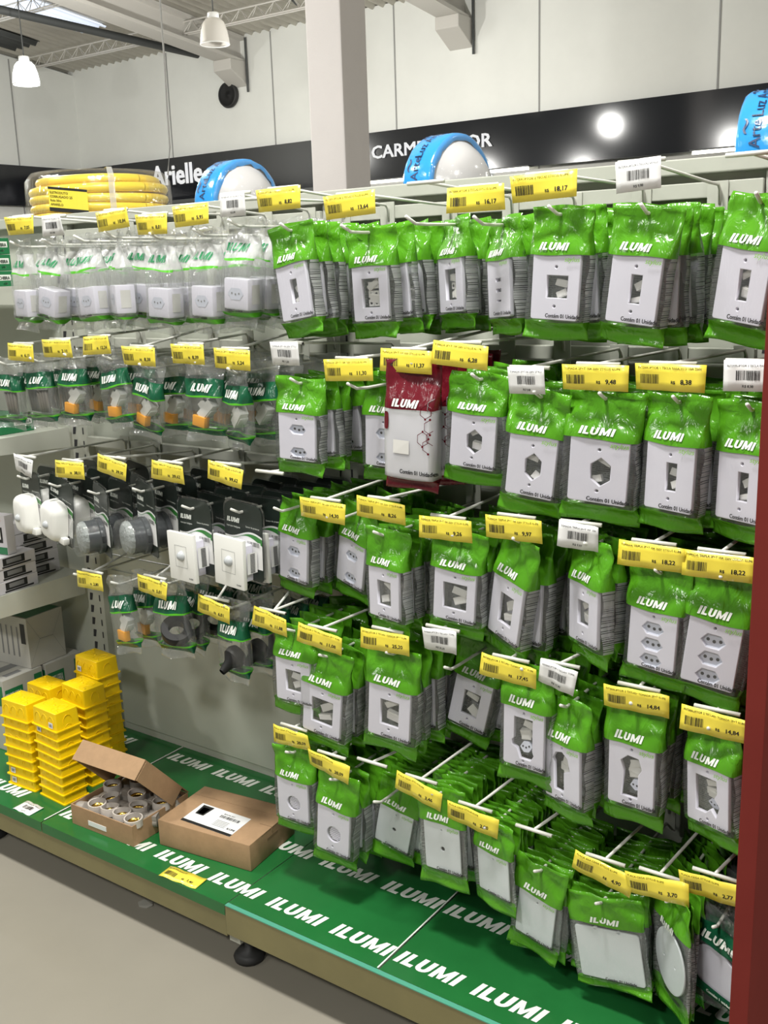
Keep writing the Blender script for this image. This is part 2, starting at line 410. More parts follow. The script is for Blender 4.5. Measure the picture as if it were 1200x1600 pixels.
# lattice purlins
for i, y in enumerate((7.1, 5.75)):
    t = MB(); z = CZ(y) - 0.03
    for dz, dy in ((0, 0), (-0.13, 0.03), (-0.13, -0.03)): t.tube([(-9.7, y + dy, z + dz), (0, y + dy, z + dz)], 0.009, 6)
    n = 80
    for s in (-1, 1):
        t.tube([(-9.7 + 9.7 * k / n, y + (0.03 * s if k % 2 else 0), z - (0.13 if k % 2 else 0)) for k in range(n + 1)], 0.005, 5)
    tag(t.obj('roof_truss', M['beam_white']), ('white lattice truss under the roof nearest the back wall', 'white lattice truss under the roof beside the skylight')[i], 'truss')
tag(MB().tube([(-7.46, 4.7, 3.945), (-7.329, 5.2, 3.912), (-6.93, 7.55, 3.755)], 0.042, 10).obj('cable_duct', M['steel_dark'], smooth=True), 'dark grey duct crossing below the roof to the corbel', 'duct')
tag(MB().tube([(-3.6, 3.0, CZ(3.0) - 0.04), (-5.2, 7.3, CZ(7.3) - 0.03)], 0.012, 6).obj('roof_cable', M['steel_dark']), 'thin dark cable along the roof left of the column', 'cable')

s_ = [(-0.020, -0.006), (-0.004, -0.017), (0.016, -0.012), (0.021, 0.002), (0.010, 0.013), (-0.012, 0.009)]
tag(MB().add([(a, b, 0.0) for a, b in s_] + [(a, b, 0.0012 + 0.002 * (i % 2)) for i, (a, b) in enumerate(s_)],
             [(6, 7, 8, 9, 10, 11), (5, 4, 3, 2, 1, 0)] + [(k, (k + 1) % 6, (k + 1) % 6 + 6, k + 6) for k in range(6)]).obj('paper_scrap', mat('scrap_grey', (0.32, 0.31, 0.27), 0.7), loc=(0.551, -0.396, -0.1598)),
    'small pale scrap lying on the floor under the shelf edge', 'scrap')
# glossy black sign band round the hall
f = empty('sign_band', (-2, 7.9, 2.2)); tag(f, 'long glossy black sign band on the back wall with white brand names', 'sign')
MB().box(-7.75, 9.9, -0.03, 0.09, 0.0, 0.505).obj('fascia_panel', M['band_black'], f)
lt = MB(); put_text(lt, 'Arielle', -8.20 + 2, 0.185, 0.345, 0, -0.045, 0.032, width=0.90)
tag(lt.obj('brand_lettering', M['sign_white'], f), 'white rounded letters Arielle')
lt = MB(); put_text(lt, 'CARMELO FIOR', -4.70 + 2, 0.232, 0.185, 0, -0.045, 0.024, width=1.51)
tag(lt.obj('brand_lettering', M['sign_white'], f), 'white capitals CARMELO FIOR')
f = empty('sign_band', (-9.66, 2, 2.2)); tag(f, 'glossy black sign band on the far left wall', 'sign')
MB().box(-0.09, 0.0, -6, 5.86, 0.0, 0.505).obj('fascia_panel', M['band_black'], f)
for i, (a, b) in enumerate(((-4.95, -2.74), (-1.12, 0.9))):
    s = empty('strip_lamp', (a, 7.84, 2.195)); tag(s, ('lit strip lamp under the sign band left of centre', 'lit strip lamp under the sign band at far right')[i], 'lamp')
    MB().box(0, b - a, -0.05, 0.03, 0.0, 0.012).obj('housing', M['steel_dark'], s)
    MB().tube([(0.02, -0.02, -0.018), (b - a - 0.02, -0.02, -0.018)], 0.024, 10).obj('tube', M['strip_light'], s)
d = MB().box(-4.95, 6, 7.55, 7.98, -0.16, 2.14); d.box(-4.95, 6, 7.53, 7.56, 1.2, 1.24, 1)
tag(d.obj('display_wall', [M['display_grey'], M['joint']]), 'pale grey display wall under the sign band behind the blue lamps', 'display')
d = MB().box(-9.66, -5.0, 7.55, 7.98, -0.16, 2.2); d.box(-9.66, -5.0, 7.53, 7.56, 2.12, 2.16, 1)
tag(d.obj('display_wall', [M['band_black'], M['steel_dark']]), 'black display wall under the lettering left of the column', 'display')

# round speaker
s = empty('wall_speaker', (-6.875, 7.99, 3.352)); tag(s, 'round black loudspeaker high on the white back wall', 'speaker')
R90 = Matrix.Rotation(radians(90), 4, 'X')
MB().lathe([(0.0, 0.0), (0.145, 0.0), (0.15, 0.03), (0.14, 0.055), (0.125, 0.05)], 32, M=R90).obj('rim', M['rubber'], s, smooth=True)
MB().lathe([(0.126, 0.045), (0.06, 0.02), (0.03, 0.03), (0.0, 0.045)], 32, M=R90).obj('cone', M['black_plastic'], s, smooth=True)

def pendant(x, y, z, r, glow, label):
    p = empty('pendant_lamp', (x, y, z)); tag(p, label, 'lamp', 'bell shaped pendant lamps')
    k = r / 0.2
    MB().lathe([(q * k, h * k) for q, h in ((0.205, -0.25), (0.2, -0.18), (0.185, -0.08), (0.15, 0.03), (0.11, 0.075), (0.07, 0.09))], 32).obj('shade', M['lamp_glow'] if glow else M['lamp_off'], p, smooth=True)
    MB().lathe([(q * k, h * k) for q, h in ((0.0, 0.16), (0.075, 0.16), (0.08, 0.155), (0.08, 0.075), (0.06, 0.07))], 24).obj('cap', M['lamp_cap'], p, smooth=True)
    MB().lathe([(q * k, h * k) for q, h in ((0.207, -0.252), (0.207, -0.238), (0.198, -0.238), (0.198, -0.252), (0.207, -0.252))], 32).obj('rim', M['lamp_cap'], p, smooth=True)
    MB().tube([(0, 0, 0.155 * k), (0, 0, CZ(y) - z + 0.05)], 0.006, 6).obj('cord', M['steel_dark'], p)
    if glow:
        MB().lathe([(0.0, -0.10 * k), (0.06 * k, -0.09 * k), (0.075 * k, -0.03 * k), (0.03 * k, 0.05 * k)], 16).obj('bulb', M['lamp_glow'], p, smooth=True)
pendant(-7.03, 5.2, 3.33, 0.130, True, 'lit white bell pendant lamp at far left under the roof')
pendant(-4.21, 5.0, 3.27, 0.120, False, 'frosted bell pendant lamp not lit, left of the column')
tag(MB().tube([(-3.777, 4, 3.3), (-3.78, 4.0, 2.75), (-3.80, 4.01, 2.45), (-3.79, 4.0, 2.2), (-3.835, 4, 2.0)], 0.007, 6).obj('hanging_wire', M['joint'], None),
    'thin loose wire hanging from the roof above the Arielle letters', 'wire')
tag(MB().tube([(-3.777, 4, 3.3), (-3.777, 4, CZ(4) - 0.0)], 0.005, 6).obj('hanging_wire', M['joint'], None), 'upper straight length of the thin wire hanging from the roof', 'wire')

# ------------------------------------------------------------------ the gondola shelving
g = empty('gondola_shelving', (0.9, -0.2, -0.16)); tag(g, 'long cream steel gondola with hook rails and green lined base shelf', 'shelving')
def gp(mb, name, mats, **k): return mb.obj(name, mats, g, loc=(-0.9, 0.2, 0.16), **k)
for x0, x1 in ((-0.93, -0.035), (0.03, 0.865), (0.93, 1.765), (1.83, 1.905)):
    for z0, z1 in ((-0.05, 0.512), (0.516, 0.96), (0.964, 1.395)):
        gp(MB().box(x0, x1, 0.0, 0.014, z0, z1), 'back_panel', M['panel_grey'])
gp(MB().box(0.05, 0.845, -0.004, 0.0, 0.02, 0.47), 'back_panel', M['panel_grey'], bevel=0.0015)
for x in (-0.002, 0.897, 1.797):
    u = MB().box(x - 0.033, x + 0.033, -0.022, 0.02, -0.155, 1.39)
    z = -0.02
    while z < 1.37:
        for a, b in ((-0.026, -0.010),):
            u.add([(x + a, -0.0226, z), (x + a + 0.011, -0.0226, z + 0.001), (x + b, -0.0226, z + 0.022), (x + a + 0.003, -0.0226, z + 0.022)], ((0, 1, 2, 3),), 1)
            u.add([(x + 0.014, -0.0226, z + 0.002), (x + 0.019, -0.0226, z + 0.002), (x + 0.019, -0.0226, z + 0.020), (x + 0.014, -0.0226, z + 0.020)], ((0, 1, 2, 3),), 1)
        z += 0.036
    gp(u, 'upright', [M['steel_cream'], M['dark']])
gp(MB().box(-0.95, 1.905, -0.03, 0.012, 1.386, 1.411), 'top_rail', M['steel_cream'], bevel=0.002)
RZ = {'A': 1.347, 'B': 1.078, 'C': 0.818, 'D': 0.585, 'E': 0.30}
for k, z in RZ.items():
    for x0, x1 in ((0.035, 0.862), (0.935, 1.762), (1.833, 1.903)):
        if k == 'E' and x0 < 0.5: continue
        zz = 0.595 if (k == 'D' and x0 < 0.5) else z
        gp(MB().box(x0, x1, -0.030, -0.012, zz, zz + 0.025), 'hook_rail', M['steel_cream'], bevel=0.0015)
gp(MB().box(-0.95, 1.905, -0.458, 0.0, -0.022, -0.003), 'base_shelf', M['steel_cream'])
gp(MB().box(0.886, 1.905, -0.468, -0.458, -0.066, 0.001), 'front_lip', M['lip_olive'], bevel=0.0015)
gp(MB().box(-0.95, 0.884, -0.465, -0.458, -0.074, -0.004), 'front_lip', M['lip_olive'], bevel=0.0015)
gp(MB().box(0.887, 1.905, -0.4690, -0.4590, 0.0005, 0.0025), 'lip_trim', M['liner_edge'])
for x in (-0.02, 0.884, 1.78):
    gp(MB().box(x - 0.03, x + 0.0, -0.43, -0.37, -0.115, -0.022), 'foot_bracket', M['steel_cream'])
    ft = MB().lathe([(0.0, -0.16), (0.032, -0.16), (0.034, -0.152), (0.026, -0.142), (0.010, -0.138), (0.009, -0.10)], 24, M=Matrix.Translation((x + 0.0, -0.405, 0)))
    gp(ft, 'levelling_foot', M['rubber'], smooth=True)
gp(MB().box(-0.95, 1.905, 0.30, 0.32, -0.16, -0.02), 'plinth', M['steel_dark'])
gp(MB().box(1.907, 1.932, -0.502, 0.02, -0.16, 1.42), 'end_panel', M['red_paint'], bevel=0.001)
gp(MB().box(-0.95, 1.905, 0.016, 0.48, 1.285, 1.30), 'rear_top_shelf', M['steel_cream'])

# green printed liners on the base shelf
def liner(x0, x1, ph, label):
    o = empty('shelf_liner', ((x0 + x1) / 2, -0.23, 0)); tag(o, label, 'shelf liner', 'green printed liners on the base shelf')
    cx = (x0 + x1) / 2
    mb = MB(); n = 10
    for xa, xb in ((x0, min(x1, 0.884)), (max(x0, 0.886), x1)):
        if xb <= xa: continue
        prof = [(-0.004, 0.0012), (-0.15, 0.0012), (-0.30, 0.0012), (-0.457, 0.0012)]
        if xa < 0.8: prof += [(-0.4665, 0.0008), (-0.4672, -0.024)]
        for i in range(len(prof) - 1):
            (ya, za), (yb, zb) = prof[i], prof[i + 1]
            mb.quad((xa - cx, ya + 0.23, za), (xa - cx, yb + 0.23, zb), (xb - cx, yb + 0.23, zb), (xb - cx, ya + 0.23, za))
    mb.obj('printed_sheet', M['liner_green'], o)
    b = MB().box(x1 - cx - 0.0035, x1 - cx - 0.0005, -0.225, 0.224, 0.0014, 0.0018); b.obj('white_border', M['white_ink'], o)
    for y in (-0.423, -0.250, -0.077):
        x = x0 + ph
        while x < x1 - 0.1:
            if x + 0.14 < x1 + 0.02:
                lt = MB(); put_ilumi(lt, x - cx, y + 0.23, 0.036, width=0.132, mapf=lambda a, b: (a, b, 0.0020)); lt.obj('brand_lettering', M['white_ink'], o)
            x += 0.165
liner(-0.94, 0.285, -0.02 + 0.14, 'green liner sheet with white lettering under the yellow boxes')
liner(0.288, 1.262, 0.006, 'green liner sheet with white lettering under the cardboard boxes')
liner(1.265, 1.90, 0.006, 'green liner sheet with white lettering below the hanging packs at right')

# left-hand bay shelves
for i, (zt, h, y0) in enumerate(((0.457, 0.012, -0.36), (0.86, 0.012, -0.33), (1.235, 0.012, -0.30))):
    s = empty('steel_shelf', (-0.48, 0, zt)); tag(s, ('lower cream shelf at the left edge holding small white boxes', 'middle cream shelf at the left edge with a green box', 'upper cream shelf at the left edge with green boxes')[i], 'shelf')
    MB().box(-0.45, 0.44, y0, -0.024, -h, 0).obj('shelf_board', M['steel_cream'], s)
    for x in (-0.452, 0.441):
        b = MB(); e = 0.062 if i == 0 else 0.05
        q = [(-0.03, 0.003), (-0.03, -e), (y0, -e * (0.7 if i else 0.85)), (y0, 0.003)]
        b.add([(x, a, c) for a, c in q] + [(x + 0.004, a, c) for a, c in q], ((0, 1, 2, 3), (7, 6, 5, 4), (0, 4, 5, 1), (1, 5, 6, 2), (2, 6, 7, 3), (3, 7, 4, 0)))
        b.obj('bracket', M['steel_cream'], s)

# ------------------------------------------------------------------ hooks and price tags
def card_mesh(w, h, r, mat_, bend):
    mb = MB(); n = 8; m = 3; vs = []
    a, b = r.uniform(-bend, bend), r.uniform(-bend, bend)
    f = lambda u, v: a * sin(2.2 * u + b * 90) * 0.9 + b * v * u + 0.0012 * sin(7 * u + 3)
    for t in (0, 0.0006):
        for i in range(n + 1):
            for j in range(m + 1):
                u = i / n * 2 - 1; v = j / m * 2 - 1
                vs.append((u * w / 2, f(u, v) + t, v * h / 2))
    K = (n + 1) * (m + 1); fs = []
    for i in range(n):
        for j in range(m):
            q = i * (m + 1) + j
            fs.append((q, q + m + 1, q + m + 2, q + 1)); fs.append((K + q, K + q + 1, K + q + m + 2, K + q + m + 1))
    for i in range(n):
        for j in (0, m):
            q = i * (m + 1) + j; fs.append((q, q + m + 1, K + q + m + 1, K + q))
    for j in range(m):
        for i in (0, n):
            q = i * (m + 1) + j; fs.append((q, q + 1, K + q + 1, K + q))
    mb.add(vs, fs)
    return mb.mesh(mat_, True, 'tag_card', fix=True), f

def price_tag(x, y, z, price, desc, label, white=False, roll=0.0, tilt=0.0, yaw=0.0, flat=False, seed=0, group=None, w=None):
    r = random.Random(seed * 7 + 3)
    w_, h_ = (0.066, 0.042) if white else (0.104, 0.038)
    if w: w_ = w
    rot = (radians(-88 if flat else tilt), 0, 0)
    o = empty('price_tag', (x, y, z)); o.rotation_euler = (Matrix.Rotation(radians(yaw), 3, 'Z') @ Matrix.Rotation(radians(-roll), 3, 'Y') @ Matrix.Rotation(rot[0], 3, 'X')).to_euler()
    tag(o, label, 'price tag', group)
    me, f = card_mesh(w_, h_, r, M['white_card'] if white else M['yellow_card'], 0.0006 if flat else 0.003)
    obj('card', me, o)
    fx = lambda a, b: f(a / w_ * 2, b / h_ * 2) - 0.0005
    mf = lambda a, b: (a, fx(a, b), b)
    t = MB()
    if white:
        put_text(t, desc[:26], 0, 0.012, 0.0042, mapf=mf, bold=0.01, width=w_ * 0.86, align='c')
        barcode(t, -0.016, -0.006, 0.032, 0.013, seed=seed, mapf=mf)
        put_text(t, 'R$ ' + price, 0, -0.016, 0.005, mapf=mf, bold=0.01, align='c')
    else:
        put_text(t, desc[:44], -w_ * 0.46, 0.0115, 0.0046, mapf=mf, bold=0.012, width=min(w_ * 0.9, len(desc[:44]) * 0.0026))
        barcode(t, -w_ * 0.43, -0.0095, w_ * 0.27, 0.0135, seed=seed, mapf=mf)
        put_text(t, 'R$', w_ * 0.02, -0.0085, 0.006, mapf=mf, bold=0.03)
        put_text(t, price, w_ * 0.16, -0.0085, 0.0092, mapf=mf, bold=0.03)
    t.obj('printing', M['black_ink'], o)
    return o

def hook(x, z, label, group, tip_y=-0.335, arm=None, bar=True, bend=0.0):
    """arm: where the upper wire ends (x, z)"""
    h = empty('display_hook', (x, -0.02, z)); tag(h, label, 'hook', group)
    MB().box(-0.017, 0.017, -0.013, -0.0105, -0.012, 0.058).obj('bracket', M['steel_cream'], h, bevel=0.0006)
    MB().tube([(0, -0.012, 0), (0, -0.16, 0.001), (bend * 0.3, tip_y + 0.045, 0.0), (bend * 0.7, tip_y + 0.02, 0.001), (bend, tip_y - 0.002, 0.012)], 0.0027, 10).obj('prong', M['wire_white'], h, smooth=True)
    if arm:
        ax, az = arm[0] - x, arm[1] - z
        MB().tube([(0.004, -0.0125, 0.022), (0.004, -0.016, 0.045), (0.004, -0.024, 0.052), (ax * 0.15 + 0.003, -0.06, 0.052 + (az - 0.052) * 0.1), (ax, -0.320, az + 0.003)], 0.0026, 10).obj('tag_arm', M['wire_white'], h, smooth=True)
        if bar: MB().tube([(ax - 0.034, -0.3245, az + 0.003), (ax + 0.034, -0.3245, az + 0.003)], 0.0033, 10).obj('tag_bar', M['wire_white'], h, smooth=True)
    return h
# ------------------------------------------------------------------ film bags
def smooth(a, b, t):
    t = max(0.0, min(1.0, (t - a) / (b - a))) if a != b else float(t >= a)
    return t * t * (3 - 2 * t)

def bag(W, bands, T, z_full, z_end, seed, mats, crumple=1.0, nx=16, flare=0.0, wave_top=1.0):
    """a pillow bag hanging from its hole at the origin; bands = [(z_top, z_bottom, rows, front_mat, back_mat)] from the top down.
    returns mesh, front surface function"""
    r = random.Random(seed)
    ph = [r.uniform(0, 6.28) for _ in range(16)]
    zt, zb = bands[0][0], bands[-1][1]
    ks = r.uniform(-1, 1); kt = r.uniform(-1, 1)
    def full(z):   # 0 at the sealed ends, 1 where the goods fill the bag
        return smooth(zt - 0.018, z_full, z) if False else smooth(-(zt - 0.020), -z_full, -z) * (1 - smooth(-z_end, -(zb + 0.012), -z))
    def side(x, z):
        u = min(1.0, abs(x) / (W / 2)); return sqrt(max(0.0, 1 - u ** 8))
    def lean(x, z):   # slack header and tail bend as one sheet
        hd = smooth(-0.055, 0.0, z); tl = smooth(z_end, zb, z) if z < z_end else 0
        tl = 1 - smooth(zb, z_end, z)
        return crumple * (wave_top * hd * (0.0035 * sin(42 * x + ph[0]) + 0.005 * ks * x / W * 2 + 0.0015 * sin(110 * x + ph[1] + 60 * z)) +
                          tl * (0.004 * sin(50 * x + ph[2]) + 0.006 * kt * x / W * 2 - 0.004))
    def wr(x, z, s):
        f = full(z)
        w = 0.0009 * sin(95 * x + 60 * z + ph[3 + s]) + 0.0008 * abs(sin(70 * x - 45 * z + ph[5 + s])) + 0.0006 * sin(150 * z + 40 * x + ph[7 + s])
        ray = 0.0026 * sin(9 * math.atan2(x + 0.002, z - 0.004) + ph[9 + s]) * smooth(-0.075, -0.02, z)
        return crumple * ((w * (0.35 + 0.65 * (1 - f))) + ray * 0.8)
    def front(x, z): return lean(x, z) - T / 2 * full(z) * side(x, z) + wr(x, z, 0) - 0.0004
    def back(x, z): return lean(x, z) + T / 2 * full(z) * side(x, z) - abs(wr(x, z, 1)) * 0.6 + 0.0006
    zs = []
    for (a, b, n, mf, mbk) in bands:
        for i in range(n): zs.append((a + (b - a) * i / n, mf, mbk))
    zs.append((zb, None, None))
    mb = MB(); F = []; B = []
    for (z, _, _) in zs:
        f = full(z); hw = W / 2 - 0.10 * T * f + crumple * 0.0012 * sin(90 * z + ph[11]) + flare * (1 - smooth(zb, z_end, z))
        sh = crumple * 0.0015 * sin(30 * z + ph[12])
        rf = []; rb = []
        for i in range(nx + 1):
            u = i / nx * 2 - 1; u = math.copysign(abs(u) ** 0.85, u)
            x = u * hw; zz = z + crumple * 0.0012 * sin(60 * x + 200 * z + ph[13]) * (1 if z not in (zt, zb) else 1.6)
            rf.append((x + sh, front(x, zz), zz)); rb.append((x + sh, max(back(x, zz), front(x, zz) + 0.0007), zz))
        F.append(rf); B.append(rb)
    vs = [p for R_ in F for p in R_] + [p for R_ in B for p in R_]
    n1 = nx + 1; K = len(zs) * n1
    for i in range(len(zs) - 1):
        fr = []; bk = []
        for j in range(nx):
            a = i * n1 + j; fr.append((a, a + n1, a + n1 + 1, a + 1)); bk.append((K + a, K + a + 1, K + a + n1 + 1, K + a + n1))
        for q in fr: mb.f.append(q); mb.m.append(zs[i][1])
        for q in bk: mb.f.append(q); mb.m.append(zs[i][2])
        for j in (0, nx):
            a = i * n1 + j; mb.f.append((a, K + a, K + a + n1, a + n1) if j == 0 else (a, a + n1, K + a + n1, K + a)); mb.m.append(zs[i][2])
    for j in range(nx):
        mb.f.append((j, j + 1, K + j + 1, K + j)); mb.m.append(zs[0][1])
        a = (len(zs) - 1) * n1 + j; mb.f.append((a, K + a, K + a + 1, a + 1)); mb.m.append(zs[-2][1])
    mb.v = vs
    return mb.mesh(mats, True, 'bag'), front

# ------------------------------------------------------------------ wall plates
def rect(x, z, w, h): return [(x - w / 2, z - h / 2), (x + w / 2, z - h / 2), (x + w / 2, z + h / 2), (x - w / 2, z + h / 2)]
def rrect(x, z, w, h, r, n=4):
    out = []
    for cx, cz, a0 in ((x + w / 2 - r, z - h / 2 + r, -pi / 2), (x + w / 2 - r, z + h / 2 - r, 0), (x - w / 2 + r, z + h / 2 - r, pi / 2), (x - w / 2 + r, z - h / 2 + r, pi)):
        out += [(cx + r * cos(a0 + pi / 2 * k / n), cz + r * sin(a0 + pi / 2 * k / n)) for k in range(n + 1)]
    return out
def circ(x, z, r, n=20): return [(x + r * cos(2 * pi * k / n), z + r * sin(2 * pi * k / n)) for k in range(n)]
def hexw(x, z, w, h): return [(x - w / 2, z), (x - w / 2 + h * 0.42, z - h / 2), (x + w / 2 - h * 0.42, z - h / 2), (x + w / 2, z), (x + w / 2 - h * 0.42, z + h / 2), (x - w / 2 + h * 0.42, z + h / 2)]
def hexv(x, z, w, h): return [(x, z - h / 2), (x + w / 2, z - h / 2 + w * 0.42), (x + w / 2, z + h / 2 - w * 0.42), (x, z + h / 2), (x - w / 2, z + h / 2 - w * 0.42), (x - w / 2, z - h / 2 + w * 0.42)]

def fill_mesh(loops, depth, bevel, m):
    """plate in the XZ plane with real openings; its front face at y = 0, its back at y = depth"""
    c = bpy.data.curves.new('plate', 'CURVE'); c.dimensions = '2D'; c.fill_mode = 'BOTH'; c.extrude = max(depth / 2 - bevel, 1e-5)
    c.bevel_depth = bevel; c.bevel_resolution = 1; c.offset = -bevel
    for L in loops:
        s = c.splines.new('POLY'); s.points.add(len(L) - 1); s.use_cyclic_u = True
        for p, q in zip(s.points, L): p.co = (q[0], q[1], 0, 1)
    o = bpy.data.objects.new('plate', c); COL.objects.link(o)
    dg = bpy.context.evaluated_depsgraph_get()
    me = bpy.data.meshes.new_from_object(o.evaluated_get(dg), depsgraph=dg)
    bpy.data.objects.remove(o); bpy.data.curves.remove(c)
    for v in me.vertices: v.co = (v.co.x, depth / 2 - v.co.z, v.co.y)
    bm = bmesh.new(); bm.from_mesh(me); bmesh.ops.remove_doubles(bm, verts=bm.verts, dist=1e-6); bmesh.ops.recalc_face_normals(bm, faces=bm.faces); bm.to_mesh(me); bm.free()
    me.materials.clear(); me.materials.append(m)
    return me

PC = -0.108                     # plate centre below the hanging hole
PW, PH = 0.078, 0.102
SCREW = lambda d=0.033: [circ(0, PC + d, 0.0022, 12), circ(0, PC - d, 0.0022, 12)]
MIX = [[(-0.018, 0.032), (0.017, 0.032), (0.017, -0.020), (0.020, -0.027), (0.014, -0.036), (-0.006, -0.036), (-0.012, -0.020), (-0.022, -0.016), (-0.022, -0.008), (-0.018, -0.004)],
       [(-0.018, -0.034), (0.004, -0.034), (0.004, 0.000), (0.018, 0.006), (0.012, 0.026), (0.000, 0.034), (-0.014, 0.030), (-0.022, 0.018), (-0.018, 0.012)],
       [(-0.016, -0.036), (0.012, -0.036), (0.012, 0.002), (0.018, 0.012), (0.012, 0.028), (-0.006, 0.030), (-0.018, 0.020), (-0.012, 0.004)],
       [(-0.022, -0.030), (-0.004, -0.030), (0.006, -0.020), (0.016, -0.032), (0.022, -0.012), (0.012, 0.000), (0.018, 0.010), (0.016, 0.030), (-0.022, 0.030)]]
HOLES = {
 'slot': [rect(0.003, PC, 0.0165, 0.042)] + SCREW(), 'square': [rect(0.003, PC, 0.034, 0.034)] + SCREW(0.030),
 'square2': [rect(0.0, PC, 0.030, 0.040)] + SCREW(), 'rect2': [rect(0.001, PC - 0.002, 0.034, 0.048)] + SCREW(0.034),
 'rect2w': [rect(0.001, PC - 0.002, 0.044, 0.050)] + SCREW(0.035), 'rect3': [rect(0.001, PC, 0.037, 0.052)] + SCREW(0.036),
 'rect3c': [rect(0.001, PC, 0.034, 0.056)] + SCREW(0.037), 'hex': [hexv(0.003, PC - 0.002, 0.026, 0.044)] + SCREW(0.032),
 'holes2': [rect(0.0, PC + 0.014, 0.018, 0.006), rect(0.0, PC - 0.004, 0.018, 0.006), rect(0.0, PC - 0.022, 0.014, 0.003)],
 'sock2': [hexw(0.002, PC + 0.014, 0.036, 0.019), hexw(0.003, PC - 0.034, 0.036, 0.019), circ(0, PC + 0.036, 0.0022, 12)],
 'sock3': [hexw(0.000, PC + 0.018, 0.036, 0.020), hexw(0.000, PC - 0.009, 0.036, 0.020), hexw(0.000, PC - 0.036, 0.036, 0.020), circ(0, PC + 0.038, 0.0022, 12)],
 'vent': [circ(0.002, PC - 0.008, 0.0165, 28)] + SCREW(0.036), 'hole': [circ(0.001, PC - 0.004, 0.0042, 16), circ(0, PC + 0.034, 0.0014, 8)],
 'blank': [circ(0.001, PC + 0.034, 0.0018, 10)], 'big': [circ(-0.02, -0.062, 0.0026, 12), circ(0.022, -0.064, 0.0026, 12)],
 'round': [circ(-0.02, PC, 0.002, 8), circ(0.02, PC, 0.002, 8)],
 'mix0': [[(a, b + PC) for a, b in MIX[0]]] + SCREW(0.04), 'mix1': [[(a, b + PC) for a, b in MIX[1]]] + SCREW(0.040),
 'mix2': [[(a, b + PC) for a, b in MIX[2]]] + SCREW(0.040), 'mix3': [[(a, b + PC) for a, b in MIX[3]]] + SCREW(0.040),
}
THIN = ('blank', 'hole', 'big', 'round')
def plate_loops(kind):
    if kind == 'big': out = rrect(0, PC - 0.012, 0.116, 0.118, 0.006)
    elif kind in ('round', 'disc'): out = circ(0, PC, 0.053, 48)
    else: out = rrect(0.0, PC, PW, PH, 0.004)
    return [out] + HOLES.get(kind, [])
def bag_T(kind): return 0.012 if kind in THIN else 0.034

def socket_mesh(kind):
    """recessed socket wells with their three pin holes"""
    mb = MB()
    for L in HOLES[kind][:(2 if kind == 'sock2' else 3)]:
        cx = sum(p[0] for p in L) / len(L); cz = sum(p[1] for p in L) / len(L)
        n = len(L); sm = [(cx + (p[0] - cx) * 0.90, cz + (p[1] - cz) * 0.86) for p in L]
        vs = [(p[0] * 1.0, 0.0015, p[1]) for p in L] + [(p[0], 0.0050, p[1]) for p in sm]
        mb.add(vs, [(k, (k + 1) % n, n + (k + 1) % n, n + k) for k in range(n)] + [tuple(range(n, 2 * n))], 0)
        for dx, dz in ((-0.0088, 0.0006), (0.0005, -0.0012), (0.0098, 0.0006)):
            q = circ(cx + dx, cz + dz, 0.0026, 12); mb.add([(a, 0.0047, b) for a, b in q], (tuple(range(12)),), 1)
    return mb.mesh([M['socket_white'], M['dark']], False, 'socket')

def loose_mesh(kind, seed):
    """the loose switch modules lying behind the plate opening"""
    r = random.Random(seed); mb = MB()
    mix = kind.startswith('mix'); n = 3 if mix else 2
    for i in range(n):
        if mix: a = r.uniform(-0.3, 0.3); cx = 0.004 + r.uniform(-0.004, 0.004); cz = PC + (0.000, 0.018, 0.006)[i] + r.uniform(-0.003, 0.003)
        else: a = r.uniform(-0.6, 0.6); cx = r.uniform(-0.006, 0.010); cz = PC + (-0.014, 0.010)[i] + r.uniform(-0.006, 0.006)
        Mx = Matrix.Translation((cx, 0.0125, cz)) @ Matrix.Rotation(a, 4, 'Y') @ Matrix.Rotation(r.uniform(-0.25, 0.25), 4, 'X')
        w, h = (r.uniform(0.018, 0.023), r.uniform(0.010, 0.014)) if mix else (r.uniform(0.020, 0.030), r.uniform(0.010, 0.018))
        if kind in ('slot', 'hex', 'square'): w, h = w * 0.7, h * 0.8
        mb.box(-w / 2, w / 2, -0.004, 0.004, -h / 2, h / 2, 0, Mx)
        mb.box(-w / 2 + 0.002, w / 2 - 0.002, -0.0046, -0.004, -h / 2 + 0.0015, h / 2 - 0.0015, 0, Mx)
        if i == 0 and kind.startswith('mix'):
            Ms = Mx @ Matrix.Translation((0, 0, -0.017))
            L = hexw(0, 0, 0.024, 0.017); mb.add([Ms @ Vector((p, -0.005, q)) for p, q in L] + [Ms @ Vector((p, 0.003, q)) for p, q in L],
                [(0, 1, 2, 3, 4, 5)] + [(k, k + 6, (k + 1) % 6 + 6, (k + 1) % 6) for k in range(6)], 2)
            for dx in (-0.006, 0, 0.006): mb.add([Ms @ Vector((p, -0.0054, q)) for p, q in circ(dx, 0.001 if dx else -0.001, 0.0018, 8)], (tuple(range(8)),), 1)
    if kind in ('rect3', 'rect3c'):
        for i in range(3):
            for dx in (-0.006, 0.006):
                mb.box(dx - 0.0055, dx + 0.0055, 0.010, 0.018, PC - 0.024 + i * 0.016, PC - 0.012 + i * 0.016, 0)
                q = circ(dx, PC - 0.018 + i * 0.016, 0.0028, 10); mb.add([(a, 0.0097, b) for a, b in q], (tuple(range(10)),), 1)
    return mb.mesh([M['module_light'], M['dark'], M['socket_white']], False, 'loose_module', fix=True)

